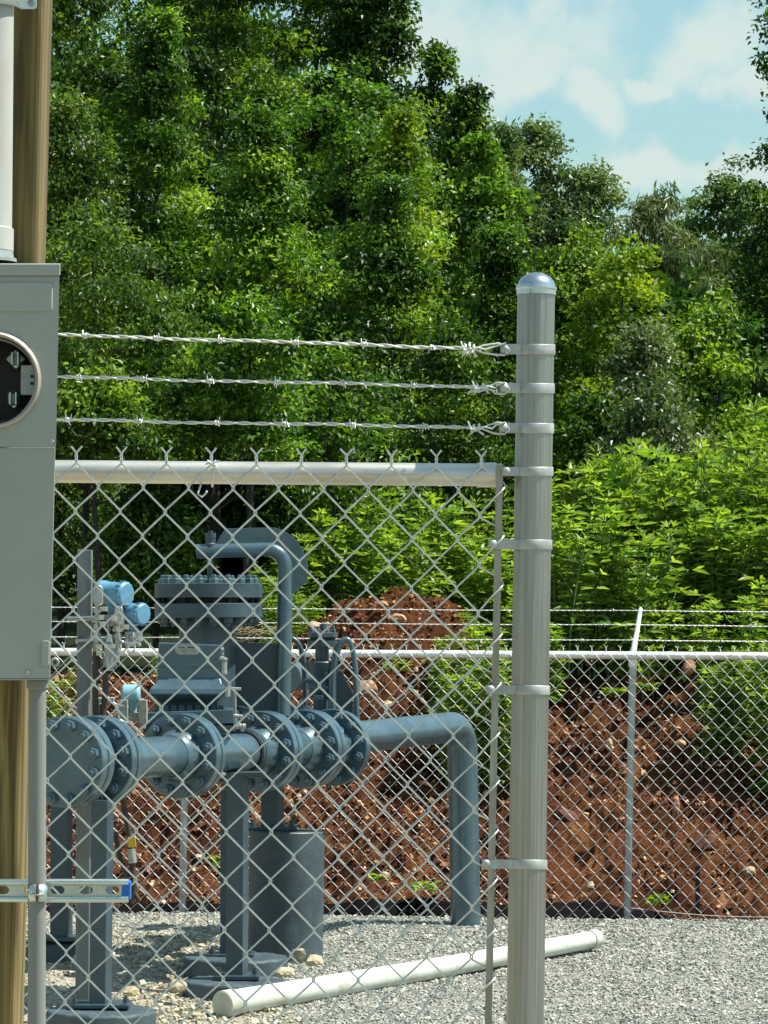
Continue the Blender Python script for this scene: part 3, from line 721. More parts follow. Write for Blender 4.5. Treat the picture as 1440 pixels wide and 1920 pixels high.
mb = MB(); mb.prism([P(x, y, DB - .0012) for x, y in [(-157, 838.7), (xe(838.7) - .8, 838.7), (xe(1274) - .8, 1272), (-163, 1272)]], FWD * .0022)
mb.build('lower_panel', M['boxgrey'], mx, bevel=.0006)
mb = MB(); c = P(dcen[0], dcen[1], DB - .003)
mb.lathe(c, -FWD, [(-.004, 82 * SB), (.0, 82 * SB), (.006, 83.5 * SB), (.0085, 87 * SB), (.006, 90.5 * SB), (0, 91.5 * SB), (-.002, 91.5 * SB)], 64).build('socket_ring', M['boxrim'], mx)
mb = MB(); mb.lathe(c, FWD, [(.0, 82.5 * SB), (.018, 80 * SB), (.018, 77 * SB), (0.001, 79.5 * SB)], 64).build('inner_ring', M['boxgrey'], mx)
mb = MB(); quadbox(mb, [(-130, 600), (100, 600), (98, 830), (-132, 830)], DB + .085, .01).build('socket_block', M['black'], mx)
def jaw(cx, cy, rot, plate):
    mb = MB(); q = [(cx + math.cos(a) * plate * 1.414 / 1.0 * .9, cy + math.sin(a) * plate * .9 * 1.414) for a in [rot + k * PI / 2 for k in range(4)]]
    quadbox(mb, q, DB + .05, .034)
    o = mb.build('jaw_plate', M['alum'], mx, bevel=.001)
    mb = MB()
    for sx in (-1, 1): mb.box(P(cx + sx * 5.5 + 1, cy, DB + .04), RIGHT * 1.3 * SB, FWD * .012, UPV * 12 * SB)
    mb.prism([P(cx - 5, cy + 12, DB + .047), P(cx + 7, cy + 12, DB + .047), P(cx + 1, cy + 18, DB + .047)], FWD * .003)
    mb.build('jaw_clip', M['zinc'], o, bevel=.0004)
jaw(29, 673, 0, 14.5); jaw(25, 748, PI / 4, 11.5)
jaw(-57, 673, 0, 14.5); jaw(-53, 748, PI / 4, 11.5)
mb = MB(); quadbox(mb, [(39, 684), (66, 684), (66, 741), (38, 741)], DB + .045, .04); nb = mb.build('neutral_block', M['alum'], mx, bevel=.001)
mb = MB()
for yy in (706, 719): mb.lathe(P(60, yy, DB + .0445), -FWD, [(0, 3.4 * SB), (.0012, 3.4 * SB), (.0012, 0)], 14); mb.cut()
mb.pieces('terminal_hole', M['black'], nb)
# lock hasp
mb = MB(); mb.prism([P(x, y, DB - .006) for x, y in roundbox(78, 1201, 93, 1250, 5, lean=.03)], FWD * .004); hs = mb.build('hasp', M['boxgrey'], mx, bevel=.0008)
mb = MB(); mb.tube([P(103 + 6.5 * math.cos(a), 1242 + 7 * math.sin(a), DB + .01) for a in [k * 2 * PI / 16 for k in range(16)]], 2.6 * SB, 8, closed=True)
mb.tube([P(92, 1246, DB + .01), P(99, 1243, DB + .01)], 2.6 * SB, 8); mb.lathe(P(86, 1211, DB - .006), -FWD, [(0, 3 * SB), (.001, 3 * SB), (.001, 0)], 12); mb.build('lock_ring', M['alum'], hs)
mb = MB()
for x, y in ((98, 828), (-100, 828), (52, 1262)): mb.lathe(P(x, y, DB - .0045), -FWD, [(0, 4 * SB), (.0012, 4 * SB), (.0018, 2.4 * SB), (.0018, 0)], 14); mb.cut()
mb.pieces('cover_screw', M['alum'], mx)
# lower conduit
lc = thing('electrical_conduit', 'grey plastic conduit dropping from the bottom of the meter socket to the ground', 'conduit', P(60, gyb, DB + .05))
dl = DB + .045; mb = MB(); mb.tube([P(70, 1276, dl), P(70 - .004 * 600 - 2, gyb, dl)], 17 * SB, 32).build('pipe', M['pvcgrey'], lc)
mb = MB(); mb.lathe(P(70, 1292, dl), UPV, [(0, 18 * SB), (3 * SB, 20.5 * SB), (16 * SB, 20.5 * SB), (17 * SB, 18 * SB)], 24).build('hub', M['pvcgrey'], lc)
# slotted strut channel across the post
sc = thing('strut_channel', 'shiny slotted metal strut channel with a blue end cap, fixed across the timber post', 'strut channel', P(80, 1670, DB + .06))
ds = DB + .075; y0, y1 = 1648, 1692; xa, xb = -150, 241
tilt = lambda x, y: P(x, y + .004 * (x - 80), 0)  # not used for depth
def PP(x, y, d): return P(x, y + .001 * (x - 80), d)
mb = MB()
slots = [(-13 + 52.5 * k, ) for k in range(-3, 5)]
slots = [95, 148, 198]; allsl = [-115, -62, -9 , 43] + slots
# front web with slots: strips between them
ya, yb_ = 1661, 1676.5
edges = [xa]
for cx in allsl: edges += [cx, cx + 26]
edges.append(xb - 1)
for i in range(0, len(edges), 2):
    quadbox(mb, [(edges[i], ya - .2), (edges[i + 1], ya - .2), (edges[i + 1], yb_ + .2), (edges[i], yb_ + .2)], ds, .0025)
quadbox(mb, [(xa, y0 + 6), (xb - 1, y0 + 6), (xb - 1, ya), (xa, ya)], ds, .0025)
quadbox(mb, [(xa, yb_), (xb - 1, yb_), (xb - 1, y1 - 6), (xa, y1 - 6)], ds, .0025)
for cx in allsl:   # rounded slot ends
    for sx, x0 in ((1, cx), (-1, cx + 26)):
        arc = [(x0 + sx * (8 - 8 * math.sin(a)), (ya + yb_) / 2 - 7.75 * math.cos(a)) for a in [k * PI / 2 / 5 for k in range(6)]]
        mb.prism([P(x, y, ds + .0001) for x, y in arc + [(x0 - sx * .2, ya)][::-1]], FWD * .0024)
        arc2 = [(x, ya + yb_ - y) for x, y in arc]
        mb.prism([P(x, y, ds + .0001) for x, y in arc2 + [(x0 - sx * .2, yb_)]], FWD * .0024)
# rolled side lips with round shoulders
for yy, sg in ((y0 + 6, -1), (y1 - 6, 1)):
    mb.tube([P(xa, yy, ds - .0015), P(xb, yy, ds - .0015)], 6.2 * SB, 20)
    quadbox(mb, [(xa, yy - 1.5 + sg * 2), (xb, yy - 1.5 + sg * 2), (xb, yy + 1.5 + sg * 2), (xa, yy + 1.5 + sg * 2)], ds, .02)
mb.build('channel', M['zinc'], sc)
mb = MB(); mb.prism([P(x, y, ds - .0035) for x, y in roundbox(228, 1653, 244, 1688, 2)], FWD * .022).build('end_cap', M['bluecap'], sc, bevel=.0008)
cl = thing('pipe_clamp', 'small two piece metal clamp holding the grey conduit to the strut channel', 'clamp', P(70, 1690, dl))
mb = MB(); cx0 = 70.5
def half_band(x0, x1, bulge):
    n = 10; a = []; 
    for k in range(n + 1):
        t = k / n; x = x0 + (x1 - x0) * t; u = (x - cx0) / 19; a.append((x, dl - math.sqrt(max(0, 1 - u * u)) * 18.5 * SB * 1.03))
    vs = [P(x, 1659, d) for x, d in a] + [P(x, 1691, d) for x, d in a] + [P(x, 1659, d - .0022) for x, d in a] + [P(x, 1691, d - .0022) for x, d in a]; q = n + 1; fs = []
    for k in range(n): fs += [(k, k + 1, q + k + 1, q + k), (2 * q + k, 3 * q + k, 3 * q + k + 1, 2 * q + k + 1), (k, 2 * q + k, 2 * q + k + 1, k + 1), (q + k, q + k + 1, 3 * q + k + 1, 3 * q + k)]
    fs += [(0, q, 3 * q, 2 * q), (n, 2 * q + n, 3 * q + n, q + n)]
    mb.add(vs, fs, True)
half_band(52.5, 66, 1); mb.cut(); half_band(73, 88.5, 1); mb.cut()
mb.pieces('band', M['zinc'], cl)
mb = MB(); dd = dl - .0135
for x in (66, 73): quadbox(mb, [(x - 1, 1660), (x + 1.2, 1660), (x + 1.2, 1690), (x - 1, 1690)], dd - .011, .012)
mb.tube([P(56, 1678, dd - .006), P(82, 1678, dd - .006)], 2.3 * SB, 8); mb.lathe(P(60, 1678, dd - .006), RIGHT, [(0, 0), (0, 5 * SB), (5 * SB, 5 * SB), (5 * SB, 0)], 6, False)
mb.build('bolt', M['stainless'], cl)

# ------------------------------------------------------------------ gas piping
A0 = P(116, 1429, 13.25); B0 = P(627, 1401, 15.8); AX = (B0 - A0).normalized()
def axpt(px, off=Vector((0, 0, 0))):
    """point of the pipe axis that shows at column px"""
    lo, hi = -2.0, 5.0
    for _ in range(50):
        m = (lo + hi) / 2; q = A0 + AX * m - CAM; x = 720 + F * q.dot(RIGHT) / q.y
        if x < px: lo = m
        else: hi = m
    return A0 + AX * lo
U1 = Vector((0, 0, 1)).cross(AX).normalized() * -1; U2 = AX.cross(U1).normalized()
FR = .178; PR = .084
def nuts(mb, c, dirn, bc=.146, n=12, af=.023, out=True, ph=0, ax=None, u=None, w=None, hh=.024):
    ax = ax or AX; u = u or U1; w = w or U2
    for k in range(n):
        a = 2 * PI * (k + .5) / n + ph; q = c + bc * (math.cos(a) * u + math.sin(a) * w)
        mb.lathe(q, ax * dirn, [(0, af), (hh * .85, af), (hh, af * .86), (hh, 0)], 6, False)
        mb.lathe(q + ax * dirn * hh, ax * dirn, [(0, af * .55), (.012, af * .55), (.015, af * .4), (.015, 0)], 10); mb.cut()
def flange(parent, c, hub=None, th=.048, r=FR, name='flange', nut_side=(-1,)):
    """disc centred at c (its viewer side face), thickness along +AX"""
    mb = MB(); mb.lathe(c, AX, [(0, 0), (0, r - .004), (.004, r), (th - .004, r), (th, r - .004), (th, 0)], 72)
    if hub == 'front': mb.lathe(c + AX * .001, -AX, [(0, .112), (.03, .108), (.075, PR + .004), (.085, PR + .002)], 48)
    if hub == 'back': mb.lathe(c + AX * (th - .001), AX, [(0, .112), (.03, .108), (.075, PR + .004), (.085, PR + .002)], 48)
    o = mb.build(name, M['paint'], parent)
    mb = MB()
    if -1 in nut_side: nuts(mb, c, -1)
    if 1 in nut_side: nuts(mb, c + AX * th, 1)
    if nut_side: mb.pieces('stud_nut', M['paint'], o)
    return o
def gask(parent, c, th):
    mb = MB(); mb.lathe(c, AX, [(0, .0), (0, .118), (th, .118), (th, 0)], 40); mb.build('gasket', M['gasket'], parent)
G = .010
gl = thing('gas_pipeline', 'slate blue gas pipeline of bolted flanges and spools running away to a far elbow', 'pipeline', P(300, 1900, 13.9))
f1 = axpt(116); flange(gl, f1, None, .05); gask(gl, f1 + AX * .05, G); flange(gl, f1 + AX * (.05 + G), 'back', .045, nut_side=())
f2 = axpt(173); flange(gl, f2, 'front', .045); gask(gl, f2 + AX * .045, G); flange(gl, f2 + AX * (.045 + G), 'back', .045, nut_side=(1,))
f3 = axpt(334); flange(gl, f3, 'front', .05); gask(gl, f3 + AX * .05, G); flange(gl, f3 + AX * (.05 + G), None, .03, nut_side=(1,))
f4 = axpt(483); flange(gl, f4, 'front', .045); gask(gl, f4 + AX * .045, G); flange(gl, f4 + AX * (.045 + G), 'back', .045, nut_side=(1,))
f5 = axpt(567); flange(gl, f5, 'front', .045); gask(gl, f5 + AX * .045, G); flange(gl, f5 + AX * (.045 + G), 'back', .045, nut_side=())
f6 = axpt(621); flange(gl, f6, 'front', .05)
def spool(a, b, r=PR):
    mb = MB(); mb.tube([a, b], r, 48, False).build('pipe', M['paint'], gl)
spool(f1 + AX * .1, f2); spool(f2 + AX * .1, f3 - AX * .02)
spool(f3 + AX * .08, f4 - AX * .02, .082); spool(f4 + AX * .1, f5); spool(f5 + AX * .1, f6)
# groove collar just before the fourth flange
gc = axpt(459); mb = MB(); mb.lathe(gc, AX, [(0, .086), (0, .094), (.016, .094), (.016, .098), (.05, .098), (.05, .086)], 48).build('weld_collar', M['paint'], gl)
mb = MB(); mb.lathe(gc - AX * .004, AX, [(-.012, .0835), (-.012, .0905), (.004, .0905), (.004, .0835)], 48).build('collar_groove', M['gasket'], gl)
# right-hand run and riser
E0 = P(636, 1386, 15.98); E1 = P(868, 1361, 17.05); rr = .0755
down = Vector((-.004, 0, -1)).normalized(); e = (E1 - E0).normalized(); rad = .13
c0 = E1 - e * rad; corner = E1; pts = [E0]
for k in range(13):
    t = k / 12; a = t * PI / 2; pts.append(c0 + e * rad * math.sin(a) + down * rad * (1 - math.cos(a)))
base = P(875, 1740, 17.05); pts.append(Vector((pts[-1].x + (base.x - pts[-1].x), pts[-1].y, -.2)))
mb = MB(); mb.tube(pts, rr, 48).build('riser_elbow', M['paint'], gl)
# orange strap seen over the flanges
mb = MB(); c = axpt(600) + Vector((0, .2, 0)); mb.tube([P(586, 1328, 16.4), P(596, 1328, 16.4), P(606, 1332, 16.4), P(614, 1337, 16.4)], .009, 8)
os_ = mb.build('strap', M['orange'], None, origin=P(600, 1336, 16.4)); tag(os_, 'small orange strap lying behind the flanges under the hoop guards', 'strap')
# second, parallel line peeking over the first
g2 = thing('gas_pipeline', 'second slate blue flanged pipe line half hidden behind the first one', 'pipeline', P(500, 1780, 15.6))
for px, py, dd in ((428, 1397, 15.35), (468, 1394, 15.9), (541, 1391, 16.3), (598, 1389, 16.7)):
    c = P(px, py, dd); flange(g2, c, 'front', .045, nut_side=(-1,)); gask(g2, c + AX * .045, G); flange(g2, c + AX * (.045 + G), 'back', .045, nut_side=())
mb = MB(); mb.tube([P(400, 1398, 15.0), P(598, 1389, 16.7)], PR, 40).build('pipe', M['paint'], g2)
mb = MB(); mb.tube([P(540, 1270, 16.7), P(580, 1268, 16.9)], .07, 32).build('cross_pipe', M['paint'], g2)
# orifice meter body standing on the line
def S_(d): return d / F
dm = 14.55; sm_ = S_(dm)
om = thing('orifice_meter', 'slate blue cast meter body with an oval nameplate, standing on the front pipeline', 'gas meter', P(345, 1420, dm))
def slab(name, poly, d, dep, m=M['paint'], par=om, bevel=.004, label=None):
    mb = MB(); quadbox(mb, poly, d, dep); return mb.build(name, m, par, bevel=bevel, label=label)
slab('top_housing', [(297, 1205), (415, 1210), (414, 1272), (295, 1272)], dm - .06, .22)
# recesses
for xa_, xb_2 in ((300, 330), (350, 405)):
    slab('recess_rib', [(xa_ + 2, 1246), (xb_2, 1247), (xb_2 - 4, 1250), (xa_ + 6, 1249)], dm - .068, .01, bevel=.001)
mb = MB()   # flared skirt
def ringrect(y, x0, x1, d0, d1): return [P(x0, y, d0), P(x1, y, d0), P(x1, y, d1), P(x0, y, d1)]
rings = [ringrect(1270, 296, 413, dm - .06, dm + .16), ringrect(1282, 292, 417, dm - .08, dm + .18), ringrect(1290, 282, 425, dm - .12, dm + .2), ringrect(1302, 280, 427, dm - .13, dm + .2), ringrect(1308, 288, 420, dm - .1, dm + .2), ringrect(1316, 300, 410, dm - .06, dm + .16), ringrect(1336, 304, 408, dm - .05, dm + .15)]
vs = sum(rings, []); fs = []
for i in range(len(rings) - 1):
    for k in range(4): fs.append((i * 4 + k, i * 4 + (k + 1) % 4, i * 4 + 4 + (k + 1) % 4, i * 4 + 4 + k))
mb.add(vs, fs + [(0, 1, 2, 3)], False); mb.build('skirt', M['paint'], om, bevel=.006, seg=3)
mb = MB()
for x in list(range(296, 430, 15)):
    mb.lathe(P(x, 1336, dm - .1), UPV, [(0, .020), (.018, .020), (.02, .014), (.03, .014), (.03, 0)], 6, False); mb.cut()
mb.pieces('bolt', M['paint_dk'], om)
slab('bolted_flange', [(272, 1336), (438, 1330), (440, 1362), (274, 1356)], dm - .15, .3)
slab('clamp_body', [(392, 1356), (440, 1354), (438, 1372), (394, 1380)], dm - .15, .2, M['paint_dk'])
slab('clamp_body', [(268, 1352), (300, 1352), (300, 1380), (268, 1374)], dm - .02, .2, M['paint_dk'])
mb = MB(); q = []
for cx_, a0 in ((366, -PI / 2), (338, PI / 2)):
    for k in range(9): a = a0 + PI * k / 8; q.append((cx_ + 10 * math.cos(a), 1218.5 + 8.8 * math.sin(a)))
mb.prism([P(x, y, dm - .0625) for x, y in q], FWD * .003); npl = mb.build('nameplate', M['alum'], om, bevel=.0006)
mb = MB(); rg = random.Random(9)
for (xx, yy) in ((334, 1214), (352, 1214)):
    x = xx
    while x < xx + 12: w_ = rg.uniform(1.2, 2.4); quadbox(mb, [(x, yy - 1.5), (x + w_, yy - 1.5), (x + w_, yy + 1.2), (x, yy + 1.2)], dm - .0632, .001); x += w_ + .8
for yy in (1218, 1221, 1224):
    for x0_, x1_ in ((333, 350), (353, 368)): quadbox(mb, [(x0_, yy), (x1_, yy), (x1_, yy + .5), (x0_, yy + .5)], dm - .0632, .001)
mb.build('engraving', M['gasket'], npl)
# little fittings down the right side of the body
mb = MB()
for yy, r_ in ((1218, 4), (1226, 3), (1234, 5)): mb.tube([P(412, yy, dm - .05), P(420, yy, dm - .05)], r_ * sm_, 10)
mb.tube([P(420, 1240, dm - .05), P(420, 1264, dm - .05)], 6 * sm_, 12)
mb.lathe(P(418, 1238, dm - .05), UPV, [(0, 9 * sm_), (4 * sm_, 9 * sm_), (6 * sm_, 4 * sm_), (6 * sm_, 0)], 12)
mb.build('side_fitting', M['alum'], om)
mb = MB(); dv = dm - .12
mb.tube([P(427, 1288, dv), P(427, 1306, dv)], 6 * sm_, 12)
mb.tube([P(428, 1291, dv), P(452, 1292, dv)], 3.2 * sm_, 10)
mb.tube([P(441, 1295, dv), P(441, 1355, dv)], 2.4 * sm_, 8)
mb.lathe(P(441, 1352, dv), UPV, [(-8 * sm_, 5 * sm_), (6 * sm_, 5 * sm_), (6 * sm_, 0)], 6, False)
mb.tube([P(425, 1340, dv), P(455, 1344, dv)], 4 * sm_, 10); mb.tube([P(442, 1352, dv), P(452, 1362, dv), P(455, 1372, dv)], 4 * sm_, 10)
for x in (436, 446, 458): mb.lathe(P(x, 1362, dv), RIGHT, [(-3 * sm_, 5.5 * sm_), (3 * sm_, 5.5 * sm_), (3 * sm_, 0)], 6, False)
mb.build('valve_manifold', M['alum'], om)
mb = MB(); 
for y in (1389, 1404): mb.lathe(P(413, y, dm - .2), UPV, [(-7 * sm_, 6 * sm_), (5 * sm_, 6 * sm_), (5 * sm_, 0)], 6, False)
mb.tube([P(413, 1382, dm - .2), P(410, 1446, dm - .2)], 4.5 * sm_, 10); mb.tube([P(404, 1416, dm - .22), P(422, 1416, dm - .22)], 3 * sm_, 8)
mb.lathe(P(412, 1452, dm - .2), RIGHT, [(-9 * sm_, 7 * sm_), (6 * sm_, 7 * sm_), (6 * sm_, 3 * sm_), (11 * sm_, 3 * sm_)], 8)
mb.build('drain_valve', M['alum'], om)
# ------------------------------------------------------------------ separator vessel with bolted cover
dv = 15.35; sv = S_(dv)
vz = thing('filter_vessel', 'tall slate blue vessel with a thick double bolted flange cover behind the meter', 'vessel', P(392, 1760, dv))
up = UPV; c_ = lambda y: P(392 - .01 * (y - 1100), y, dv)
mb = MB(); mb.lathe(c_(1330), up, [(-.3, 54 * sv), (.5, 54 * sv)], 48)
mb.build('shell', M['paint_dk'], vz)
mb = MB(); mb.lathe(c_(1158), up, [(0, 50 * sv), (0, 100 * sv), (.003, 101.5 * sv), (26 * sv, 101.5 * sv), (27 * sv, 100 * sv), (27 * sv, 0)], 96).build('lower_flange', M['paint_dk'], vz)
mb = MB(); mb.lathe(c_(1131.5), up, [(0, 88 * sv), (9 * sv, 88 * sv)], 48).build('gasket', M['gasket'], vz)
mb = MB(); mb.lathe(c_(1121), up, [(0, 0), (0, 100 * sv), (1 * sv, 101.5 * sv), (26 * sv, 101.5 * sv), (27 * sv, 100 * sv), (27 * sv, 0)], 96)
cv = mb.build('cover', M['paint_dk'], vz)
mb = MB(); nuts(mb, c_(1094.5), 1, 86 * sv, 20, 9.5 * sv, ax=up, u=RIGHT, w=FWD, hh=10 * sv)
mb.pieces('stud_nut', M['paint'], cv)
mb = MB(); nuts(mb, c_(1157.5), -1, 86 * sv, 20, 10 * sv, ax=up, u=RIGHT, w=FWD, hh=11 * sv); mb.pieces('stud_nut', M['paint_dk'], vz)
for k in range(20):   # studs crossing the gap
    pass
mb = MB()
for k in range(20):
    a = 2 * PI * (k + .5) / 20; q = c_(1135) + 92 * sv * (math.cos(a) * RIGHT + math.sin(a) * FWD); mb.tube([q, q + up * 18 * sv], 3.5 * sv, 8); mb.cut()
mb.pieces('stud', M['gasket'], vz)
slab('gusset_plate', [(440, 1204), (525, 1206), (523, 1332), (438, 1330)], dv + .05, .02, M['paint_dk'], vz, .002)
mb = MB(); mb.prism([P(x, y, dv + .3) for x, y in ((478, 1300), (478, 1340), (520, 1340), (520, 1320))], FWD * .02).build('lower_bracket', M['paint_dk'], vz, bevel=.002)
# davit arm
da = thing('davit_arm', 'bent slate blue pipe davit with a curved gusset that carries the vessel cover', 'davit', P(535, 1330, dv))
pts = [P(368, 1034, dv), P(500, 1030, dv)]
for k in range(11):
    a = k / 10 * PI / 2; pts.append(P(501 + 34 * math.sin(a), 1063 - 33 * math.cos(a), dv))
pts.append(P(530, 1340, dv))
mb = MB(); mb.tube(pts, 13.2 * sv, 32).build('arm_pipe', M['paint'], da)
mb = MB(); mb.tube([P(534.6, 1116, dv), P(530, 1342, dv)], 14.4 * sv, 32).build('sleeve', M['paint'], da)
poly = [(404, 1020), (422, 991), (514, 989), (530, 994), (545, 1003), (558, 1016), (568, 1032), (575, 1050), (577, 1066), (577, 1090), (552, 1111), (536, 1112), (536, 1064), (530, 1046), (518, 1034), (500, 1029), (404, 1030)]
mb = MB(); mb.prism([P(x, y, dv - .004) for x, y in poly], FWD * .01).build('gusset', M['paint'], da, bevel=.0015)
mb = MB(); mb.lathe(P(395, 1026, dv - .0), UPV, [(0, 12 * sv), (6 * sv, 12 * sv), (8 * sv, 9 * sv), (18 * sv, 9 * sv), (18 * sv, 10 * sv), (27 * sv, 10 * sv), (27 * sv, 4 * sv), (31 * sv, 4 * sv), (31 * sv, 0)], 8)
mb.build('lifting_nut', M['paint_dk'], da)
mb = MB(); mb.tube([P(395, 1040, dv), P(393, 1093, dv)], 5.2 * sv, 14); mb.lathe(P(393, 1094, dv), UPV, [(0, 9 * sv), (7 * sv, 9 * sv), (7 * sv, 0)], 6, False)
mb.build('lifting_stud', M['paint_dk'], da)
# ------------------------------------------------------------------ small valve behind
d3 = 16.3; s3 = S_(d3)
vv = thing('small_valve', 'small slate blue valve with a bolted square bonnet, right of the davit pipe', 'valve', P(603, 1400, d3))
c3 = lambda x, y: P(x, y, d3)
mb = MB(); mb.lathe(c3(605, 1195), UPV, [(0, 0), (0, 29 * s3), (9 * s3, 29 * s3), (9 * s3, 0)], 8, False).build('bonnet', M['paint_dk'], vv, bevel=.002)
mb = MB(); nuts(mb, c3(605, 1185.5), 1, 22 * s3, 8, 4.6 * s3, ax=UPV, u=RIGHT, w=FWD, hh=6 * s3); mb.pieces('stud_nut', M['paint'], vv)
mb = MB(); mb.tube([c3(605, 1180), c3(605, 1170)], 6 * s3, 10).build('stem_cap', M['paint_dk'], vv)
mb = MB(); mb.lathe(c3(605, 1202), UPV, [(0, 24 * s3), (7 * s3, 24 * s3)], 24).build('gasket', M['gasket'], vv)
mb = MB(); mb.lathe(c3(604, 1212), UPV, [(0, 0), (0, 27 * s3), (11 * s3, 28 * s3), (11 * s3, 0)], 24).build('body_flange', M['paint_dk'], vv)
mb = MB(); mb.lathe(c3(604, 1240), UPV, [(0, 12.5 * s3), (8 * s3, 13 * s3), (30 * s3, 13 * s3)], 24)
mb.lathe(c3(602, 1280), UPV, [(-60 * s3, 15 * s3), (-30 * s3, 15 * s3), (-15 * s3, 24 * s3), (8 * s3, 18 * s3), (24 * s3, 27 * s3), (38 * s3, 30 * s3), (40 * s3, 28 * s3), (41 * s3, 0)], 28)
mb.build('body', M['paint_dk'], vv)
mb = MB(); mb.box(c3(598, 1288), RIGHT * 20 * s3, FWD * .05, UPV * 3 * s3); mb.tube([c3(570, 1276), c3(606, 1282)], 4 * s3, 8)
mb.box(P(597, 1308, d3 - .07), RIGHT * 9 * s3, FWD * .01, UPV * 4 * s3); mb.build('yoke', M['paint'], vv, bevel=.002)
hg = thing('hoop_guard', 'bent slate blue bar hoop standing right of the small valve', 'guard hoop', P(650, 1400, d3))
pts = [P(x, y, d3 - .05) for x, y in ((624, 1345), (623, 1290), (625, 1250), (632, 1218), (640, 1203), (650, 1198), (657, 1204), (663, 1224), (667, 1260), (669, 1350))]
def smooth(pts, it=2):
    for _ in range(it):
        q = [pts[0]]
        for a, b in zip(pts[:-1], pts[1:]): q += [a * .75 + b * .25, a * .25 + b * .75]
        pts = q + [pts[-1]]
    return pts
mb = MB(); mb.tube(smooth(pts), [8.6 * s3 - 3.4 * s3 * min(1, k / 25) for k in range(len(smooth(pts)))], 14).build('hoop_bar', M['paint'], hg)
mb = MB(); quadbox(mb, [(628, 1262), (640, 1256), (662, 1300), (662, 1340), (626, 1340)], d3 + .02, .02); mb.build('web_plate', M['paint_dk'], hg, bevel=.002)
mb = MB()
for x, y in ((634, 1250), (620, 1266), (636, 1254), (612, 1262)): mb.lathe(P(x, y, d3 - .1), -FWD, [(0, 3.2 * s3), (.015, 3.2 * s3), (.015, 0)], 6, False); mb.cut()
mb.pieces('bolt', M['paint'], hg)
hg = thing('hoop_guard', 'bent slate blue bar hoop standing between the davit pipe and the small valve', 'guard hoop', P(566, 1400, d3))
pts = [P(x, y, d3 + .1) for x, y in ((571, 1350), (572, 1290), (570, 1240), (564, 1215), (555, 1201), (544, 1196), (534, 1210), (528, 1250), (527, 1350))]
mb = MB(); mb.tube(smooth(pts), 5.2 * s3, 12).build('hoop_bar', M['paint_dk'], hg)
# ------------------------------------------------------------------ pipe supports on painted concrete piers
def support(label, x0, x1, x2, ytop, ybot, d, pier=None, rail=None, plate=None, lit=False, lean=.004):
    """steel column showing a broad face x0..x1 and a narrow side x1..x2, on a base plate"""
    s = d / F; t = thing('pipe_support', label, 'pipe support', P((x0 + x2) / 2, ybot + 20, d), 'steel pipe supports under the gas lines')
    mb = MB(); dep = .10
    lx = -lean * (ybot - ytop)
    a = [(x0, ytop, 0), (x1, ytop, 0), (x2, ytop, dep), (x0 + (x2 - x1), ytop, dep)]
    top = [P(x, y, d + k) for x, y, k in a]; bot = [P(x + lx, ybot, d + k) for x, y, k in a]
    mb.add(top + bot, [(0, 1, 2, 3), (7, 6, 5, 4)] + [(k, 4 + k, 4 + (k + 1) % 4, (k + 1) % 4) for k in range(4)])
    mb.build('column', M['paint_dk'], t, bevel=.003)
    cx = (x0 + x2) / 2 + lx; hw = plate or 46
    mb = MB(); mb.box(P(cx, ybot, d + .05), RIGHT * hw * s, FWD * .09, UPV * 3.6 * s); pl = mb.build('base_plate', M['paint_dk'], t, bevel=.002)
    mb = MB()
    for sx in (-1, 1):
        for dd in (-.02, .12):
            q = P(cx + sx * (hw - 9), ybot - 3, d + dd); mb.tube([q, q + UPV * 13 * s], 3.2 * s, 8); mb.lathe(q, UPV, [(0, 6 * s), (7 * s, 6 * s), (7 * s, 0)], 6, False); mb.cut()
    mb.pieces('anchor_bolt', M['paint_dk'], pl)
    mb = MB(); mb.box(P((x0 + x2) / 2, ytop - 2, d + .05), RIGHT * 52 * s, FWD * .06, UPV * 3 * s) if rail else None
    if rail: mb.build('saddle_plate', M['paint_dk'], t, bevel=.002)
    return t
def pier(label, cx, ytop, hgt, r, d):
    s = d / F; mb = MB(); rg = random.Random(int(cx)); n = 72; base = P(cx, ytop, d)
    prof = [(0, .0), (0, r - .010), (-.004, r - .003), (-.010, r), (-hgt, r * 1.003), (-hgt, 0)]
    for (a0, r0), (a1, r1) in zip(prof[:-1], prof[1:]):
        f = lambda a, q, k: base + Vector((q * math.cos(2 * PI * k / n), q * math.sin(2 * PI * k / n), a + (.003 * math.sin(k * 1.7 + cx) * math.sin(k * .63) if a > -.02 else 0)))
        if r0 == 0: mb.add([base] + [f(a1, r1, k) for k in range(n)], [(0, 1 + (k + 1) % n, 1 + k) for k in range(n)])
        elif r1 == 0: continue
        else: mb.add([f(a0, r0, k) for k in range(n)] + [f(a1, r1, k) for k in range(n)], [(k, (k + 1) % n, n + (k + 1) % n, n + k) for k in range(n)], True)
    o = mb.build('concrete_pier', M['conc'], None, origin=base - Vector((0, 0, hgt))); tag(o, label, 'concrete pier', 'round painted concrete piers')
    return o
pier('round painted concrete pier at the lower left corner, partly hidden by the conduit', 190, 1893, .2, .215, 13.35)
pier('front one of the two round concrete piers in the middle, behind the white pipe end', 441, 1838, .16, .224, 14.62)
pier('rear one of the two round concrete piers in the middle', 442, 1793, .14, .233, 15.2)
pier('low round concrete pier at the far left beside the grey conduit', 96, 1765, .12, .135, 15.6)
support('slate blue steel column on the lower left pier under the flange pair', 171, 202, 214, 1500, 1883, 13.35, plate=57, lean=.012)
support('slate blue steel column on the front middle pier', 425, 457, 467, 1452, 1830, 14.62, rail=True, plate=43, lean=.005)
support('dark steel column just behind the tall middle one, on the rear pier', 413, 440, 455, 1480, 1790, 15.2, plate=44, lean=.003)
support('slate blue steel column at the far left with a brightly lit edge', 94, 127, 137, 1500, 1758, 15.5, plate=42, lean=.002)
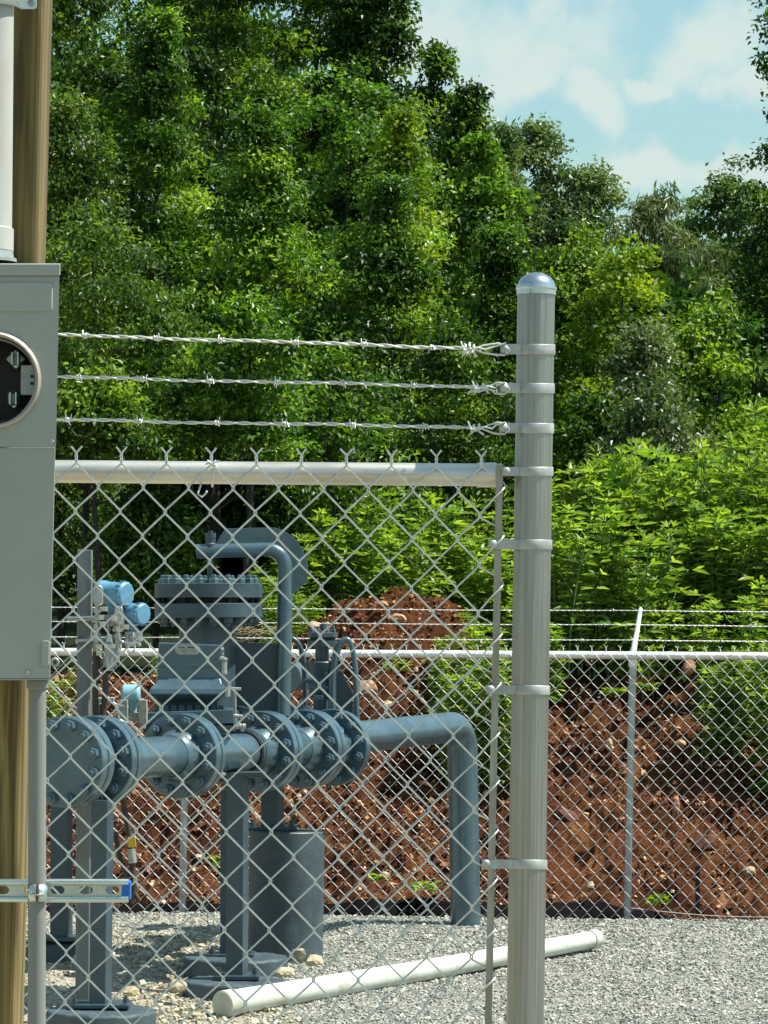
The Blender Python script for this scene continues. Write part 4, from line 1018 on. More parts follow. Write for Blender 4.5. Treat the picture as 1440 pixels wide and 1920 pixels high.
# concrete drum with a short column
sd = 15.75
mb = MB(); b0 = P(538, 1557, sd)
n = 80; R0 = 70.5 * sd / F
vs = [b0] + [b0 + Vector((R0 * math.cos(2 * PI * k / n), R0 * math.sin(2 * PI * k / n), 0)) for k in range(n)]
dr = MB(); dr.lathe(b0 - Vector((0, 0, .65)), (0, 0, 1), [(0, 0), (0, R0), (.645, R0), (.65, R0 - .004), (.65, 0)], n)
o = dr.build('concrete_drum', M['conc'], None, origin=b0 - Vector((0, 0, .6))); tag(o, 'tall dark painted round concrete drum behind the tall steel column', 'concrete drum')
t = support('short dark steel column standing on the concrete drum', 489, 522, 533, 1420, 1552, sd - .02, plate=46, lean=.0)
# ------------------------------------------------------------------ instruments
di = 13.72; si = S_(di)
ip = thing('instrument_post', 'galvanised square post carrying the blue transmitters', 'post', P(155, 1890, di))
mb = MB(); quadbox(mb, [(145, 1030), (172, 1031), (167, 1888), (141, 1888)], di, .055).build('upright', mat('dull zinc', (.20, .22, .22), .6, .3, .25, 14, stretch=(1, 1, .3)), ip, bevel=.004)
mb = MB(); mb.prism([P(145, 1026, di + .002), P(172, 1030, di + .002), P(172, 1031, di + .002), P(145, 1031, di + .002)], FWD * .05).build('rusty_top', M['brown'], ip)
mb = MB(); quadbox(mb, [(126, 1158), (180, 1157), (180, 1164), (126, 1165)], di - .05, .1); quadbox(mb, [(141, 1198), (215, 1195), (215, 1201), (141, 1204)], di - .05, .1); mb.build('bracket', M['alum'], ip, bevel=.002)
mb = MB(); mb.tube([P(128, 1158, di - .06), P(185, 1156, di - .06)], 2.6 * si, 8).build('clamp_bar', M['stainless'], ip)
def transmitter(label, x, y, k=1.0):
    t = thing('pressure_transmitter', label, 'transmitter', P(x, y + 60 * k, di - .08), 'blue pressure transmitters on the instrument post'); d = di - .1
    mb = MB(); a = P(x - 34 * k, y - 1, d + .06); b = P(x + 22 * k, y + 3, d - .02); ax = (b - a).normalized(); L_ = (b - a).length; R1 = 25 * k * si
    mb.lathe(a, ax, [(0, 0), (0, R1 * .88), (.006, R1), (L_ * .22, R1), (L_ * .22, R1 * .93), (L_ * .74, R1 * .93), (L_ * .74, R1), (L_ - .008, R1), (L_, R1 * .86), (L_, 0)], 32)
    for q in range(16):
        an = 2 * PI * q / 16; mb.box(a + ax * L_ * .88 + R1 * (math.cos(an) * UPV + math.sin(an) * ax.cross(UPV)), ax * L_ * .07, UPV * .0035, ax.cross(UPV) * .0035)
    mb.tube([P(x - 6 * k, y + 14 * k, d), P(x - 5 * k, y + 42 * k, d)], [14 * k * si, 12 * k * si], 20)
    hd = mb.build('housing', M['blue'], t, bevel=.001)
    mb = MB(); q = [(x - 3 * k, y + 26 * k), (x + 9 * k, y + 26 * k), (x + 9 * k, y + 35 * k), (x - 3 * k, y + 35 * k)]; quadbox(mb, q, d - 15 * k * si, .003).build('dark_label', M['black'], hd)
    mb = MB(); quadbox(mb, [(x - 2 * k, y + 27 * k), (x + 8 * k, y + 27 * k), (x + 8 * k, y + 29 * k), (x - 2 * k, y + 29 * k)], d - 15 * k * si - .001, .002).build('label_stripe', M['white'], hd)
    # manifold block with bolts
    mb = MB(); quadbox(mb, [(x - 22 * k, y + 43 * k), (x + 16 * k, y + 42 * k), (x + 16 * k, y + 66 * k), (x - 22 * k, y + 67 * k)], d - .03, .07)
    for q in range(3):
        mb.tube([P(x - 16 * k + q * 13 * k, y + 46 * k, d - .035), P(x - 16 * k + q * 13 * k, y + 78 * k, d - .035)], 3.4 * k * si, 8)
        mb.lathe(P(x - 16 * k + q * 13 * k, y + 76 * k, d - .035), UPV, [(0, 0), (0, 6 * k * si), (6 * k * si, 6 * k * si), (6 * k * si, 0)], 6, False)
    quadbox(mb, [(x - 10 * k, y + 52 * k), (x + 8 * k, y + 52 * k), (x + 8 * k, y + 60 * k), (x - 10 * k, y + 60 * k)], d - .04, .02)
    mb.build('manifold', M['alum'], t, bevel=.002)
    # conduit body on the side
    mb = MB(); mb.prism([P(xx, yy, d - .06) for xx, yy in roundbox(x - 46 * k, y - 16 * k, x - 27 * k, y + 26 * k, 9 * k)], FWD * .035)
    mb.build('conduit_body', M['alum'], t, bevel=.004, seg=3)
    mb = MB(); mb.tube([P(x - 37 * k, y + 24 * k, d - .04), P(x - 39 * k, y + 110 * k, d - .04)], 5.5 * k * si, 14)
    for yy in (34, 52, 66, 84): mb.lathe(P(x - 38 * k, y + yy * k, d - .04), UPV, [(-5 * si, 0), (-5 * si, 8.5 * k * si), (4 * si, 8.5 * k * si), (4 * si, 0)], 6, False)
    mb.build('conduit_union', M['alum'], t)
    return t
transmitter('upper blue pressure transmitter at the left, beside the galvanised post', 218, 1112, .94)
transmitter('lower blue pressure transmitter with its round cap pointing right', 252, 1149, .82)
# sight glass filter and conduits
fl = thing('gas_filter', 'small clear bodied filter hanging under the blue transmitters', 'filter', P(205, 1270, di - .1))
mb = MB(); dF = di - .14; mb.lathe(P(206, 1258, dF), UPV, [(0, 0), (0, 5 * si), (6 * si, 7 * si), (10 * si, 13 * si), (40 * si, 14.5 * si), (44 * si, 12 * si)], 24).build('bowl', mat('tinted bowl', (.30, .33, .34), .12, .2, .2, 30, coat=.6), fl)
mb = MB(); mb.lathe(P(206, 1216, dF), UPV, [(0, 15 * si), (9 * si, 15 * si), (12 * si, 9 * si), (26 * si, 7 * si), (26 * si, 0)], 20); mb.tube([P(190, 1213, dF), P(224, 1210, dF)], 4.5 * si, 12); mb.build('head', M['stainless'], fl)
mb = MB(); mb.tube([P(201, 1232, dF - .03), P(203, 1256, dF - .03)], 1.5 * si, 6).build('sight_tube', M['stainless'], fl)
for nm, m_, pts, r_, lb_ in (
    ('flexible_conduit', M['brown'], [(179, 1205), (180, 1240), (178, 1300), (180, 1345)], 6, 'dark upright conduit just right of the galvanised post'),
    ('flexible_conduit', M['brown'], [(198, 1262), (198, 1300), (192, 1345)], 6, 'dark conduit dropping below the clear filter'),
    ('pipe_nipple', mat('brass', (.42, .30, .13), .35, .6, .2, 40), [(180, 1198), (180, 1222)], 6.5, 'brass coloured pipe nipple above the dark conduit'),
    ('flexible_conduit', M['brown'], [(228, 1490), (236, 1530), (245, 1580), (248, 1625), (252, 1660), (246, 1690)], 6, 'brown hose hanging under the flanges with a yellow tag'),
    ('flexible_conduit', M['brown'], [(216, 1560), (222, 1600), (236, 1640), (250, 1672), (262, 1690)], 5, 'brown hose bending right behind the left steel column')):
    mb = MB(); mb.tube(smooth([P(x, y, di - .12 if y < 1400 else 13.9) for x, y in pts]), r_ * si, 14)
    o = mb.build(nm, m_, None, origin=P(*pts[-1], di - .1)); tag(o, lb_, 'conduit' if 'cond' in nm else 'fitting')
    if 'yellow' in lb_:
        mb = MB(); quadbox(mb, [(239, 1570), (254, 1569), (255, 1588), (240, 1589)], 13.86, .012).build('tag', M['yellow'], o, bevel=.001)
        mb = MB(); mb.tube([P(246, 1592, 13.89), P(249, 1618, 13.89)], 8 * si, 14); mb.build('coupling', M['alum'], o)
# silver tubing runs
st_ = thing('steel_tubing', 'bright bent steel tubing and fittings among the blue transmitters', 'tubing', P(200, 1230, di - .16))
mb = MB()
for pts in ([(186, 1165), (196, 1176), (206, 1190), (212, 1212)], [(240, 1218), (243, 1226), (250, 1225), (252, 1218)], [(225, 1165), (222, 1190), (228, 1206), (262, 1204)], [(180, 1218), (196, 1222), (200, 1238)], [(168, 1312), (168, 1346)], [(212, 1318), (220, 1322), (232, 1324)], [(222, 1330), (222, 1350), (240, 1356)]):
    mb.tube(smooth([P(x, y, di - .16) for x, y in pts]), 2.2 * si, 8); mb.cut()
mb.pieces('tube', M['stainless'], st_); mb = MB()
for x, y in ((190, 1158), (192, 1170), (196, 1142), (222, 1180), (236, 1176), (186, 1225), (186, 1213), (214, 1160)): mb.lathe(P(x, y, di - .16), UPV, [(-4 * si, 0), (-4 * si, 6.5 * si), (5 * si, 6.5 * si), (5 * si, 0)], 6, False); mb.cut()
mb.pieces('tube_union', M['stainless'], st_)
# lower gauge manifold
dg = 13.9; sg = S_(dg)
gg = thing('differential_gauge', 'pale blue domed gauge on a beige valve block above the front pipe', 'gauge', P(246, 1370, dg))
mb = MB(); mb.lathe(P(228, 1302, dg), RIGHT, [(0, 0), (0, 15 * sg), (4 * sg, 19 * sg), (30 * sg, 19 * sg), (35 * sg, 15 * sg), (36 * sg, 0)], 28); mb.lathe(P(246, 1340, dg), UPV, [(0, 10 * sg), (26 * sg, 13 * sg)], 20); mb.build('housing', M['blue_lt'], gg)
mb = MB()
for x in (232, 268): mb.box(P(x, 1334, dg - .05), RIGHT * 8 * sg, FWD * .03, UPV * 22 * sg); mb.tube([P(x, 1312, dg - .05), P(x, 1366, dg - .05)], 5.5 * sg, 12); mb.lathe(P(x, 1326, dg - .06), UPV, [(-3 * sg, 0), (-3 * sg, 9.5 * sg), (3 * sg, 9.5 * sg), (3 * sg, 0)], 6, False)
mb.box(P(252, 1344, dg), RIGHT * 22 * sg, FWD * .03, UPV * 8 * sg); mb.build('valve_block', M['beige'], gg, bevel=.002)
mb = MB(); q = [(166, 1309), (214, 1308), (214, 1318), (185, 1319), (185, 1345), (166, 1345)]; quadbox(mb, q, dg - .05, .06)
o = mb.build('support_bracket', M['boxgrey'], None, origin=P(175, 1345, dg), bevel=.003); tag(o, 'grey right-angle bracket between the galvanised post and the pale blue gauge', 'bracket')
# ------------------------------------------------------------------ white plastic pipe on the gravel
pa = P(425, 1882, 14.0); pb = P(1108, 1762, 16.05); ax = (pb - pa).normalized(); r = .0475
wpz = thing('plastic_pipe', 'long white plastic pipe with a capped end lying across the grey gravel', 'pipe', (pa + pb) / 2 - Vector((0, 0, r)))
n = 24; pts = [pa + (pb - pa) * k / n - Vector((0, 0, .006 * math.sin(PI * k / n))) for k in range(n + 1)]
mb = MB(); mb.tube(pts, [.0535 - .013 * k / n for k in range(n + 1)], 40).build('pipe_body', M['pvc'], wpz)
mb = MB(); mb.lathe(pa - ax * .03, ax, [(0, 0), (0, .050), (.004, .0565), (.07, .0575), (.075, .053)], 40).build('end_cap', M['pvccap'], wpz)
mb = MB(); mb.lathe(pb - ax * .01, ax, [(0, .040), (.0, .0455), (.05, .0455), (.055, .043), (.058, 0)], 32).build('end_coupling', M['pvccap'], wpz)
mb = MB(); rg = random.Random(2)
for i in range(10):
    x = 1062 + rg.uniform(-16, 16); mb.tube([P(1065, 1768, 16.0), P((x + 1065) / 2, 1757 + rg.uniform(-3, 3), 16.0), P(x, 1752 + rg.uniform(-6, 8), 16.0)], .002, 5)
o = mb.build('ribbon', mat('pink ribbon', (.62, .25, .24), .6, 0, .2, 40), None, origin=P(1065, 1768, 16.0)); tag(o, 'tangle of faded pink marking ribbon behind the white pipe', 'ribbon')
# ------------------------------------------------------------------ vegetation
def star5():
    p = []
    for i in range(5):
        a = (-.0 + (i - 2) * 1.15); R = (1.0, .92, .72)[abs(i - 2)]
        p.append((R * math.sin(a), .42 + R * .62 * math.cos(a)))
        if i < 4: a2 = a + .575; p.append((.40 * math.sin(a2), .42 + .40 * math.cos(a2) * .7))
    return [(0, .12)] + p
LEAF = dict(
 star=np.array(star5()),
 oval=np.array([(0, 0), (.26, .25), (.30, .55), (.14, .88), (0, 1.05), (-.14, .88), (-.30, .55), (-.26, .25)]),
 kite=np.array([(0, 0), (.36, .42), (0, 1.15), (-.36, .42)]),
 slim=np.array([(0, 0), (.13, .5), (0, 1.2), (-.13, .5)]),
 lance=np.array([(0, 0), (.12, .3), (.11, .65), (0, 1.1), (-.11, .65), (-.12, .3)]),
 rag=np.array([(0, 0), (.16, .22), (.50, .42), (.66, .78), (.36, .66), (.17, .56), (.15, .86), (0, 1.25), (-.15, .86), (-.17, .56), (-.36, .66), (-.66, .78), (-.50, .42), (-.16, .22)]),
)
def leaves(name, kind, pos, tip, nrm, size, m, rg, droop=.12, rnd=None):
    T = LEAF[kind]; k = len(T); n = len(pos)
    tip = tip / (np.linalg.norm(tip, axis=1, keepdims=True) + 1e-9)
    side = np.cross(tip, nrm); side /= (np.linalg.norm(side, axis=1, keepdims=True) + 1e-9); up = np.cross(side, tip)
    w = rg.uniform(.75, 1.15, n)[:, None, None]
    fold = rg.uniform(.1, .5, n)[:, None, None]
    V = pos[:, None, :] + size[:, None, None] * (T[None, :, 0, None] * w * side[:, None, :] + T[None, :, 1, None] * tip[:, None, :] + (fold * np.abs(T[None, :, 0, None]) - droop * 2.0 * T[None, :, 1, None] ** 2) * up[:, None, :])
    # fan from a centre point keeps folded leaves clean
    r = np.repeat(rg.uniform(0, 1, n) if rnd is None else rnd, k)
    # two ngons split along the midrib
    tipi = int(np.argmax(T[:, 1])); a = list(range(0, tipi + 1)); b = [0] + list(range(tipi, k))
    base = (np.arange(n) * k)[:, None]
    la = (base + np.array(a)[None]); lb = (base + np.array(b)[None])
    loops = np.concatenate([la, lb], 1).ravel(); st = np.arange(n)[:, None] * (len(a) + len(b)) + np.array([0, len(a)])[None]
    return fastmesh(name, V.reshape(-1, 3), loops, st.ravel(), [m], r, False)
def rdir(rg, n):
    v = rg.normal(0, 1, (n, 3)); return v / np.linalg.norm(v, axis=1, keepdims=True)
def crown_pts(rg, puffs, ntw, nlf, sig, layered=0):
    """leaf positions: twigs over the outer shell of each puff, leaves round each twig"""
    P_, O_, Q_ = [], [], []
    for (c, R, lt) in puffs:
        c = np.array(c); R = np.array(R); u = rdir(rg, ntw); u[:, 2] = np.where(u[:, 2] < -.3, -u[:, 2], u[:, 2])
        rad = 1.06 - .75 * rg.uniform(0, 1, ntw) ** 1.6
        tw = c + u * R * rad[:, None]
        tone = rg.normal(0, .13, ntw) + rg.normal(0, .10) + lt
        tw = np.repeat(tw, nlf, 0); uu = np.repeat(u, nlf, 0)
        g = rg.normal(0, 1, tw.shape); g = np.tanh(g * .62) / .62
        off = g * np.array([sig, sig, sig * .6]) * rg.uniform(.6, 1.25, ntw).repeat(nlf)[:, None]
        P_.append(tw + off); O_.append(uu); Q_.append(np.repeat(tone, nlf))
    return np.concatenate(P_), np.concatenate(O_), np.concatenate(Q_)
def make_tree(label, cat, px, top, d, wpx, kind, m, seed, leaf=.056, lai=3.1, sig=.095, shape='cone', bottom=None, group='broadleaf trees behind the clay bank', name='tree', gaps=0, droop=.4, npuff=None, cap=70000, dens=1.0):
    rg = np.random.default_rng(seed); rr = random.Random(seed)
    s = d / F; X0 = (px - 720) * s; z0 = float(hz(X0, d)); ztop = H + (CY - top) * s; W = wpx * s / 2
    zb = (H + (CY - bottom) * s) if bottom else z0 + .35
    Ht = ztop - zb; root = thing(name, label, cat, (X0, d, z0), group)
    lobes = []; RL = min(W * .62, rr.uniform(.46, .60)) if W > .5 else W * .6
    nlob = int(max(12, min(64, 1.9 * W * Ht / (RL * RL))))
    for i in range(nlob):
        t = (i + .5) / nlob; a = i * 2.39996 + rr.uniform(-.5, .5)
        if shape == 'cone': wr = 1.12 * W * (1.0 - t) ** .74 * (.6 + .4 * min(1, t * 6)) + .02 * W
        elif shape == 'round': wr = W * math.sqrt(max(.02, 1 - (2 * t - .8) ** 2 * .66))
        else: wr = W * math.sqrt(max(.1, 1 - (t - .4) ** 2 * 1.3))
        wr *= 1 + .13 * math.sin(t * 9 + seed * 1.3 + 2 * math.cos(a))
        r = min(wr * .8, RL * rr.uniform(.5, 1.35)); r = max(r, .08)
        rad = max(0, wr - r * .8) * (.3 + .85 * math.sqrt(rr.random()))
        dx = W * .22 * math.sin(t * 5 + seed * 2.1) * (1 - t)
        lobes.append((np.array((rad * math.cos(a) + dx, rad * math.sin(a), rr.uniform(-.3, .3) * r * (t < .9) + zb - z0 + t * (Ht - r * .75))), r))
    if gaps: lobes = [q for q in lobes if rr.random() > gaps]
    puffs = []
    for c, r in lobes:
        lt = rr.gauss(0, .22)  # random lobe tone, imitates sunlit and shaded clumps in the leaf colour
        tilt_ = np.array((c[0], c[1], 0)) / (np.linalg.norm(c[:2]) + .3)
        for k in range(11):
            u = rdir(rg, 1)[0]; u[2] = abs(u[2]) * .9 - .25; q = r * rr.uniform(.26, .5)
            e = c + (u + tilt_ * .35) * (r - q * .5) * np.array([1.15, 1.15, .85]); puffs.append((e, (q * 1.15, q * 1.15, q * .62), lt))
        if r < .25 or c[2] > Ht * .9: puffs.append((c + np.array((0, 0, r * .9)), (r * .3, r * .3, r * .6), lt))
    T_ = LEAF[kind]; la = leaf * leaf * .85 * abs(np.sum(T_[:, 0] * np.roll(T_[:, 1], -1) - np.roll(T_[:, 0], -1) * T_[:, 1])) / 2
    nl = int(min(cap, lai * 2 * W * Ht / la)); nlf = 22 if nl > 9000 else 12; ntw = max(3, round(nl / len(puffs) / nlf))
    pos, out, tone = crown_pts(rg, puffs, ntw, nlf, sig, 1)
    n = len(pos); tip = out * .6 + rg.normal(0, .55, (n, 3)) + np.array([0, 0, -droop]); nr = np.array([0, 0, .75]) + out * .55 + rg.normal(0, .42, (n, 3))
    rnd = np.clip(.45 + tone + rg.normal(0, .17, n), 0, 1)
    cr = link('foliage', leaves('foliage', kind, pos, tip, nr, rg.uniform(.65, 1.25, n) * leaf, m, rg, rnd=rnd), root)
    mb = MB(); hh = Ht * .9 + zb - z0; tr_ = .02 + W * .035
    pts = [Vector((W * .05 * math.sin(k * 1.1 + seed), W * .05 * math.cos(k * 1.7), -.3 + (hh + .3) * k / 8)) for k in range(9)]
    mb.tube(pts, [tr_ * (1 - .88 * k / 8) for k in range(9)], 10).build('trunk', M['bark'], None)
    o = COL.objects[-1]; o.parent = root; o.location = (0, 0, 0)
    mb = MB()
    for (c, R, lt) in puffs[::7]:
        c = [float(x) for x in c]; R = [float(x) for x in R]; z1 = max(.1, c[2] - rr.uniform(.2, .5) * W); k = min(7.9, max(0, (z1 + .3) / (hh + .3) * 8)); q = pts[int(k)].lerp(pts[int(k) + 1], k - int(k))
        e = Vector(c); mid = (q + e) / 2 + Vector((0, 0, -.06 * W)); r0 = tr_ * (1 - .88 * k / 8) * .45
        mb.tube([q, mid, e], [r0, r0 * .6, r0 * .2], 6)
        for _ in range(4): mb.tube([e, e + Vector((rr.uniform(-1, 1) * R[0], rr.uniform(-1, 1) * R[1], rr.uniform(-.3, 1) * R[2])) * .8], [r0 * .22, r0 * .08], 5)
    mb.build('limbs', M['bark'], None); o = COL.objects[-1]; o.parent = root; o.location = (0, 0, 0)
    return root
LM = dict(  # brightest tree leaf stops raised to imitate sunlit clumps
 dark=leafmat('dark leaf', (.014, .042, .008), (.052, .125, .017), (.200, .310, .038), .42, .36, (1.6, 1.6, .4), spec=.32),
 mid=leafmat('mid leaf', (.022, .064, .010), (.082, .180, .022), (.255, .385, .048), .42, .40, (1.5, 1.5, .35), spec=.32),
 bright=leafmat('bright leaf', (.070, .150, .012), (.170, .290, .020), (.300, .410, .040), .42, .46, (1.45, 1.35, .35), spec=.32),
 willow=leafmat('willow leaf', (.090, .140, .055), (.155, .205, .085), (.250, .290, .140), .42, .38, (1.2, 1.3, .6)),
 oak=leafmat('grey green leaf', (.055, .105, .036), (.105, .165, .058), (.200, .250, .110), .38, .36, (1.2, 1.3, .5)),
 pale=leafmat('haze-lightened leaf', (.060, .125, .035), (.115, .205, .060), (.190, .290, .090), .45, .40, (1.3, 1.3, .5), spec=.3),  # colours lightened to imitate distance haze on the far tree
 olive=leafmat('olive leaf', (.028, .066, .014), (.075, .145, .026), (.190, .290, .050), .42, .40, (1.4, 1.4, .4), spec=.32),
 weed=leafmat('weed leaf', (.085, .180, .028), (.180, .305, .048), (.330, .450, .105), .42, .50, (1.4, 1.35, .35)),
)
T = make_tree
T('tall dark leafy tree at the far left edge behind the timber post', 'tree', 20, -150, 31, 460, 'kite', LM['dark'], 1, shape='col')
T('tall dense tree rising above the left barbed wires', 'tree', 230, -160, 33.5, 420, 'kite', LM['mid'], 2, bottom=860, shape='col')
T('tall dark tree in the middle of the left tree mass', 'tree', 400, -150, 32, 360, 'kite', LM['dark'], 3, bottom=900, shape='col')
T('tallest tree whose right side meets the sky at the top of the picture', 'tree', 588, -150, 34, 330, 'kite', LM['mid'], 4, lai=3.8, leaf=.050, shape='col')
T('tall tree with a straight right side against the sky at the top', 'tree', 672, -150, 33, 165, 'kite', LM['dark'], 33, lai=3.6, shape='col')
T('tree with yellow-green broad leaves in front of the tall trees', 'tree', 645, 130, 28.5, 330, 'star', LM['mid'], 5, leaf=.034, lai=2.0, sig=.08, shape='round', bottom=780)
T('leafy tree with yellow-green tips at centre', 'tree', 745, 200, 27.6, 230, 'star', LM['bright'], 25, leaf=.034, lai=1.3, sig=.08, bottom=760)
T('dark green tree between the yellow-green ones and the post cap', 'tree', 720, 330, 26.9, 330, 'kite', LM['dark'], 34, bottom=880, leaf=.042)
T('mid green tree above the middle of the near fence rail', 'tree', 470, 200, 26.8, 340, 'kite', LM['mid'], 26, bottom=820, leaf=.042)
T('leafy tree rising behind the olive green tree at the left', 'tree', 285, 20, 29.5, 320, 'kite', LM['mid'], 31, bottom=740, leaf=.045)
T('dark pointed tree against the sky just right of the tallest one', 'tree', 812, 82, 36, 200, 'kite', LM['dark'], 6, shape='cone', bottom=520)
T('dark leafy tree second from the tall mass against the sky', 'tree', 868, 158, 35, 170, 'kite', LM['dark'], 7, bottom=520)
T('mid green tree stepping down to the right of the dark pointed trees', 'tree', 890, 250, 30, 330, 'kite', LM['mid'], 8, bottom=700)
T('thin grey-green oak with gaps standing against the sky', 'tree', 1000, 226, 40, 135, 'kite', LM['oak'], 9, sig=.11, lai=2.0, gaps=.12, shape='round', bottom=500)
T('small airy grey-green tree left of the willow', 'tree', 1098, 300, 40, 125, 'kite', LM['oak'], 10, sig=.11, lai=2.0, gaps=.14, shape='round', bottom=520)
T('slim dark tree behind the mid green one', 'tree', 927, 236, 37, 90, 'slim', LM['oak'], 27, leaf=.08, bottom=450)
T('grey-green willow with fine drooping leaves', 'tree', 1235, 350, 37, 320, 'slim', LM['willow'], 11, leaf=.10, droop=1.0, shape='round')
T('broad grey-green tree filling the gap left of the willow', 'tree', 1070, 400, 38, 280, 'kite', LM['oak'], 35, leaf=.050, shape='round')
T('pale green tree in the distance right of the willow', 'tree', 1350, 312, 44, 300, 'kite', LM['pale'], 12, leaf=.065, shape='round')
T('dark tree filling the right edge under the sky', 'tree', 1475, 335, 28.5, 230, 'kite', LM['dark'], 13, leaf=.042, shape='round')
T('tall tree at the right edge whose branches enter the sky', 'tree', 1520, -150, 31, 240, 'kite', LM['dark'], 14, leaf=.050, shape='col')
T('rounded bright green tree behind the galvanised end post', 'tree', 1105, 430, 27.8, 330, 'kite', LM['mid'], 15, leaf=.042, shape='round')
T('yellow-green young tree right of the post cap', 'tree', 1165, 450, 26.8, 230, 'star', LM['bright'], 28, leaf=.034, lai=1.2, shape='round', sig=.07)
T('mid green tree left of the end post cap', 'tree', 930, 420, 27.2, 270, 'kite', LM['mid'], 32, bottom=900, leaf=.042)
T('silvery shrub right of the galvanised post', 'shrub', 1210, 600, 25.5, 190, 'kite', LM['willow'], 16, leaf=.045, shape='round', name='shrub', group='shrubs on the bank')
T('low dark shrub with fine leaves behind the bright weeds', 'shrub', 1230, 720, 24.6, 280, 'kite', LM['oak'], 17, leaf=.045, shape='round', name='shrub', group='shrubs on the bank')
T('mid green tree at the right above the weeds', 'tree', 1345, 550, 26, 250, 'kite', LM['mid'], 18, leaf=.048, shape='round')
T('olive green tree beside the upper timber post', 'tree', 110, 185, 25, 250, 'oval', LM['olive'], 19, leaf=.038, lai=2.3, droop=.6, shape='round')
T('olive green tree just above and right of the meter socket', 'tree', 165, 400, 23.9, 310, 'oval', LM['olive'], 20, bottom=900, leaf=.038, lai=2.4, droop=.6, shape='round')
T('young sapling with bright oval leaves above the fence', 'tree', 465, 560, 22.9, 210, 'oval', LM['mid'], 21, leaf=.042, lai=1.3, sig=.07, shape='round', bottom=860)
T('bushy shrub with glossy leaves behind the lowest barbed wires', 'shrub', 400, 640, 23.6, 280, 'oval', LM['mid'], 22, bottom=890, leaf=.045, lai=2.0, shape='round', name='shrub', group='shrubs on the bank')
T('shrub with small bright leaves left of the post', 'shrub', 620, 640, 23.8, 310, 'oval', LM['mid'], 23, leaf=.045, lai=2.0, shape='round', name='shrub', group='shrubs on the bank')
T('shrub just left of the galvanised end post', 'shrub', 850, 600, 25.4, 280, 'kite', LM['mid'], 24, leaf=.042, shape='round', name='shrub', group='shrubs on the bank')
T('dark leafy shrub in the shade behind the bent davit pipe', 'shrub', 290, 900, 23.2, 200, 'oval', LM['dark'], 37, leaf=.045, lai=1.6, shape='round', name='shrub', group='shrubs on the bank')
T('dark shrub at the foot of the right edge trees', 'shrub', 1110, 730, 25.0, 210, 'kite', LM['dark'], 29, leaf=.045, shape='round', name='shrub', group='shrubs on the bank')
T('dark shrub low behind the left barbed wires', 'shrub', 180, 700, 22.8, 240, 'oval', LM['mid'], 30, bottom=900, leaf=.045, lai=2.0, shape='round', name='shrub', group='shrubs on the bank')
# far woodland: closes the gaps between trunks, leaf colour darkened to imitate shade
rg = np.random.default_rng(99); puffs = []
for i in range(150):
    X_ = rg.uniform(-11, 11); d_ = rg.uniform(45, 54); s_ = d_ / F; pxx = 720 + X_ / s_
    cap = np.interp(pxx, [-400, 700, 800, 900, 1000, 1100, 1300, 1800], [-150, 180, 400, 480, 560, 580, 520, 440])
    z_ = H + (CY - (cap + rg.uniform(40, 760))) * s_
    R_ = rg.uniform(.8, 1.4); puffs.append(((X_, d_, z_), (R_, R_, R_), 0))
for i in range(150):
    d_ = rg.uniform(35, 41); s_ = d_ / F; X_ = rg.uniform(-900, 900) * s_; z_ = H + (CY - rg.uniform(620, 1130)) * s_; R_ = rg.uniform(.45, .8); puffs.append(((X_, d_, z_), (R_, R_, R_), 0))
pos, out, tone = crown_pts(rg, puffs, 40, 24, .24, 1); n = len(pos)
o = link('woodland', leaves('woodland', 'kite', pos, out + rg.normal(0, .6, (n, 3)), out + rg.normal(0, .5, (n, 3)) + np.array([0, 0, .5]), rg.uniform(.10, .18, n), LM['dark'], rg, rnd=rg.uniform(0, .4, n))); tag(o, 'dark wood closing the background behind the trees', 'woodland', kind='stuff')
# ------------------------------------------------------------------ tall bright weeds
def weed_proto(seed, hgt, nst, leaf, kind='rag'):
    rg = np.random.default_rng(seed); rr = random.Random(seed); mb = MB(); pos = []; tip = []; nr = []; sz = []
    def whorl(p, dr, L_, cnt, pitch):
        a0 = rr.uniform(0, 6.28)
        for q in range(cnt):
            a = a0 + q * 2 * PI / cnt + rr.uniform(-.3, .3); o_ = np.array([math.cos(a), math.sin(a), pitch + rr.uniform(-.15, .15)])
            pos.append(np.array(p) + o_ * .012); tip.append(o_); nr.append(np.array([0, 0, 1.]) + .3 * rg.normal(0, 1, 3)); sz.append(L_ * rr.uniform(.75, 1.15))
    for i in range(nst):
        x, y = rr.gauss(0, .10), rr.gauss(0, .10); lx, ly = rr.uniform(-.13, .13), rr.uniform(-.13, .13); h = hgt * rr.uniform(.72, 1.0); N = 10
        pts = [Vector((x + lx * t * t * h, y + ly * t * t * h, h * t)) for t in [k / N for k in range(N + 1)]]
        mb.tube(pts, [.0055 * (1 - .6 * k / N) for k in range(N + 1)], 5)
        k = .16
        while k < .97:
            f = k * N; q = pts[int(f)].lerp(pts[min(N, int(f) + 1)], f - int(f)); whorl(q, None, leaf * (1.1 - .35 * k), 2, .25 + .5 * (k - .5))
            if rr.random() < .45 and k < .85:   # side shoot
                a = rr.uniform(0, 6.28); e = q + Vector((math.cos(a), math.sin(a), .9)) * rr.uniform(.06, .16); mb.tube([q, e], [.003, .002], 4)
                whorl(e, None, leaf * .8, 3, .3); whorl((q + e) / 2, None, leaf * .6, 2, .1)
            k += rr.uniform(.045, .075)
        whorl(pts[-1], None, leaf * .85, 4, .55); whorl(pts[-1] + Vector((0, 0, .015)), None, leaf * .5, 4, 1.3)
    r = thing('weed_plant', 'x', 'weed', (0, 0, 0))
    n = len(pos)
    link('leaves', leaves('leaves', kind, np.array(pos), np.array(tip), np.array(nr), np.array(sz), LM['weed'], rg, droop=.16), r)
    mb.build('stems', M['stem'], None); o = COL.objects[-1]; o.parent = r; o.location = (0, 0, 0)
    return r
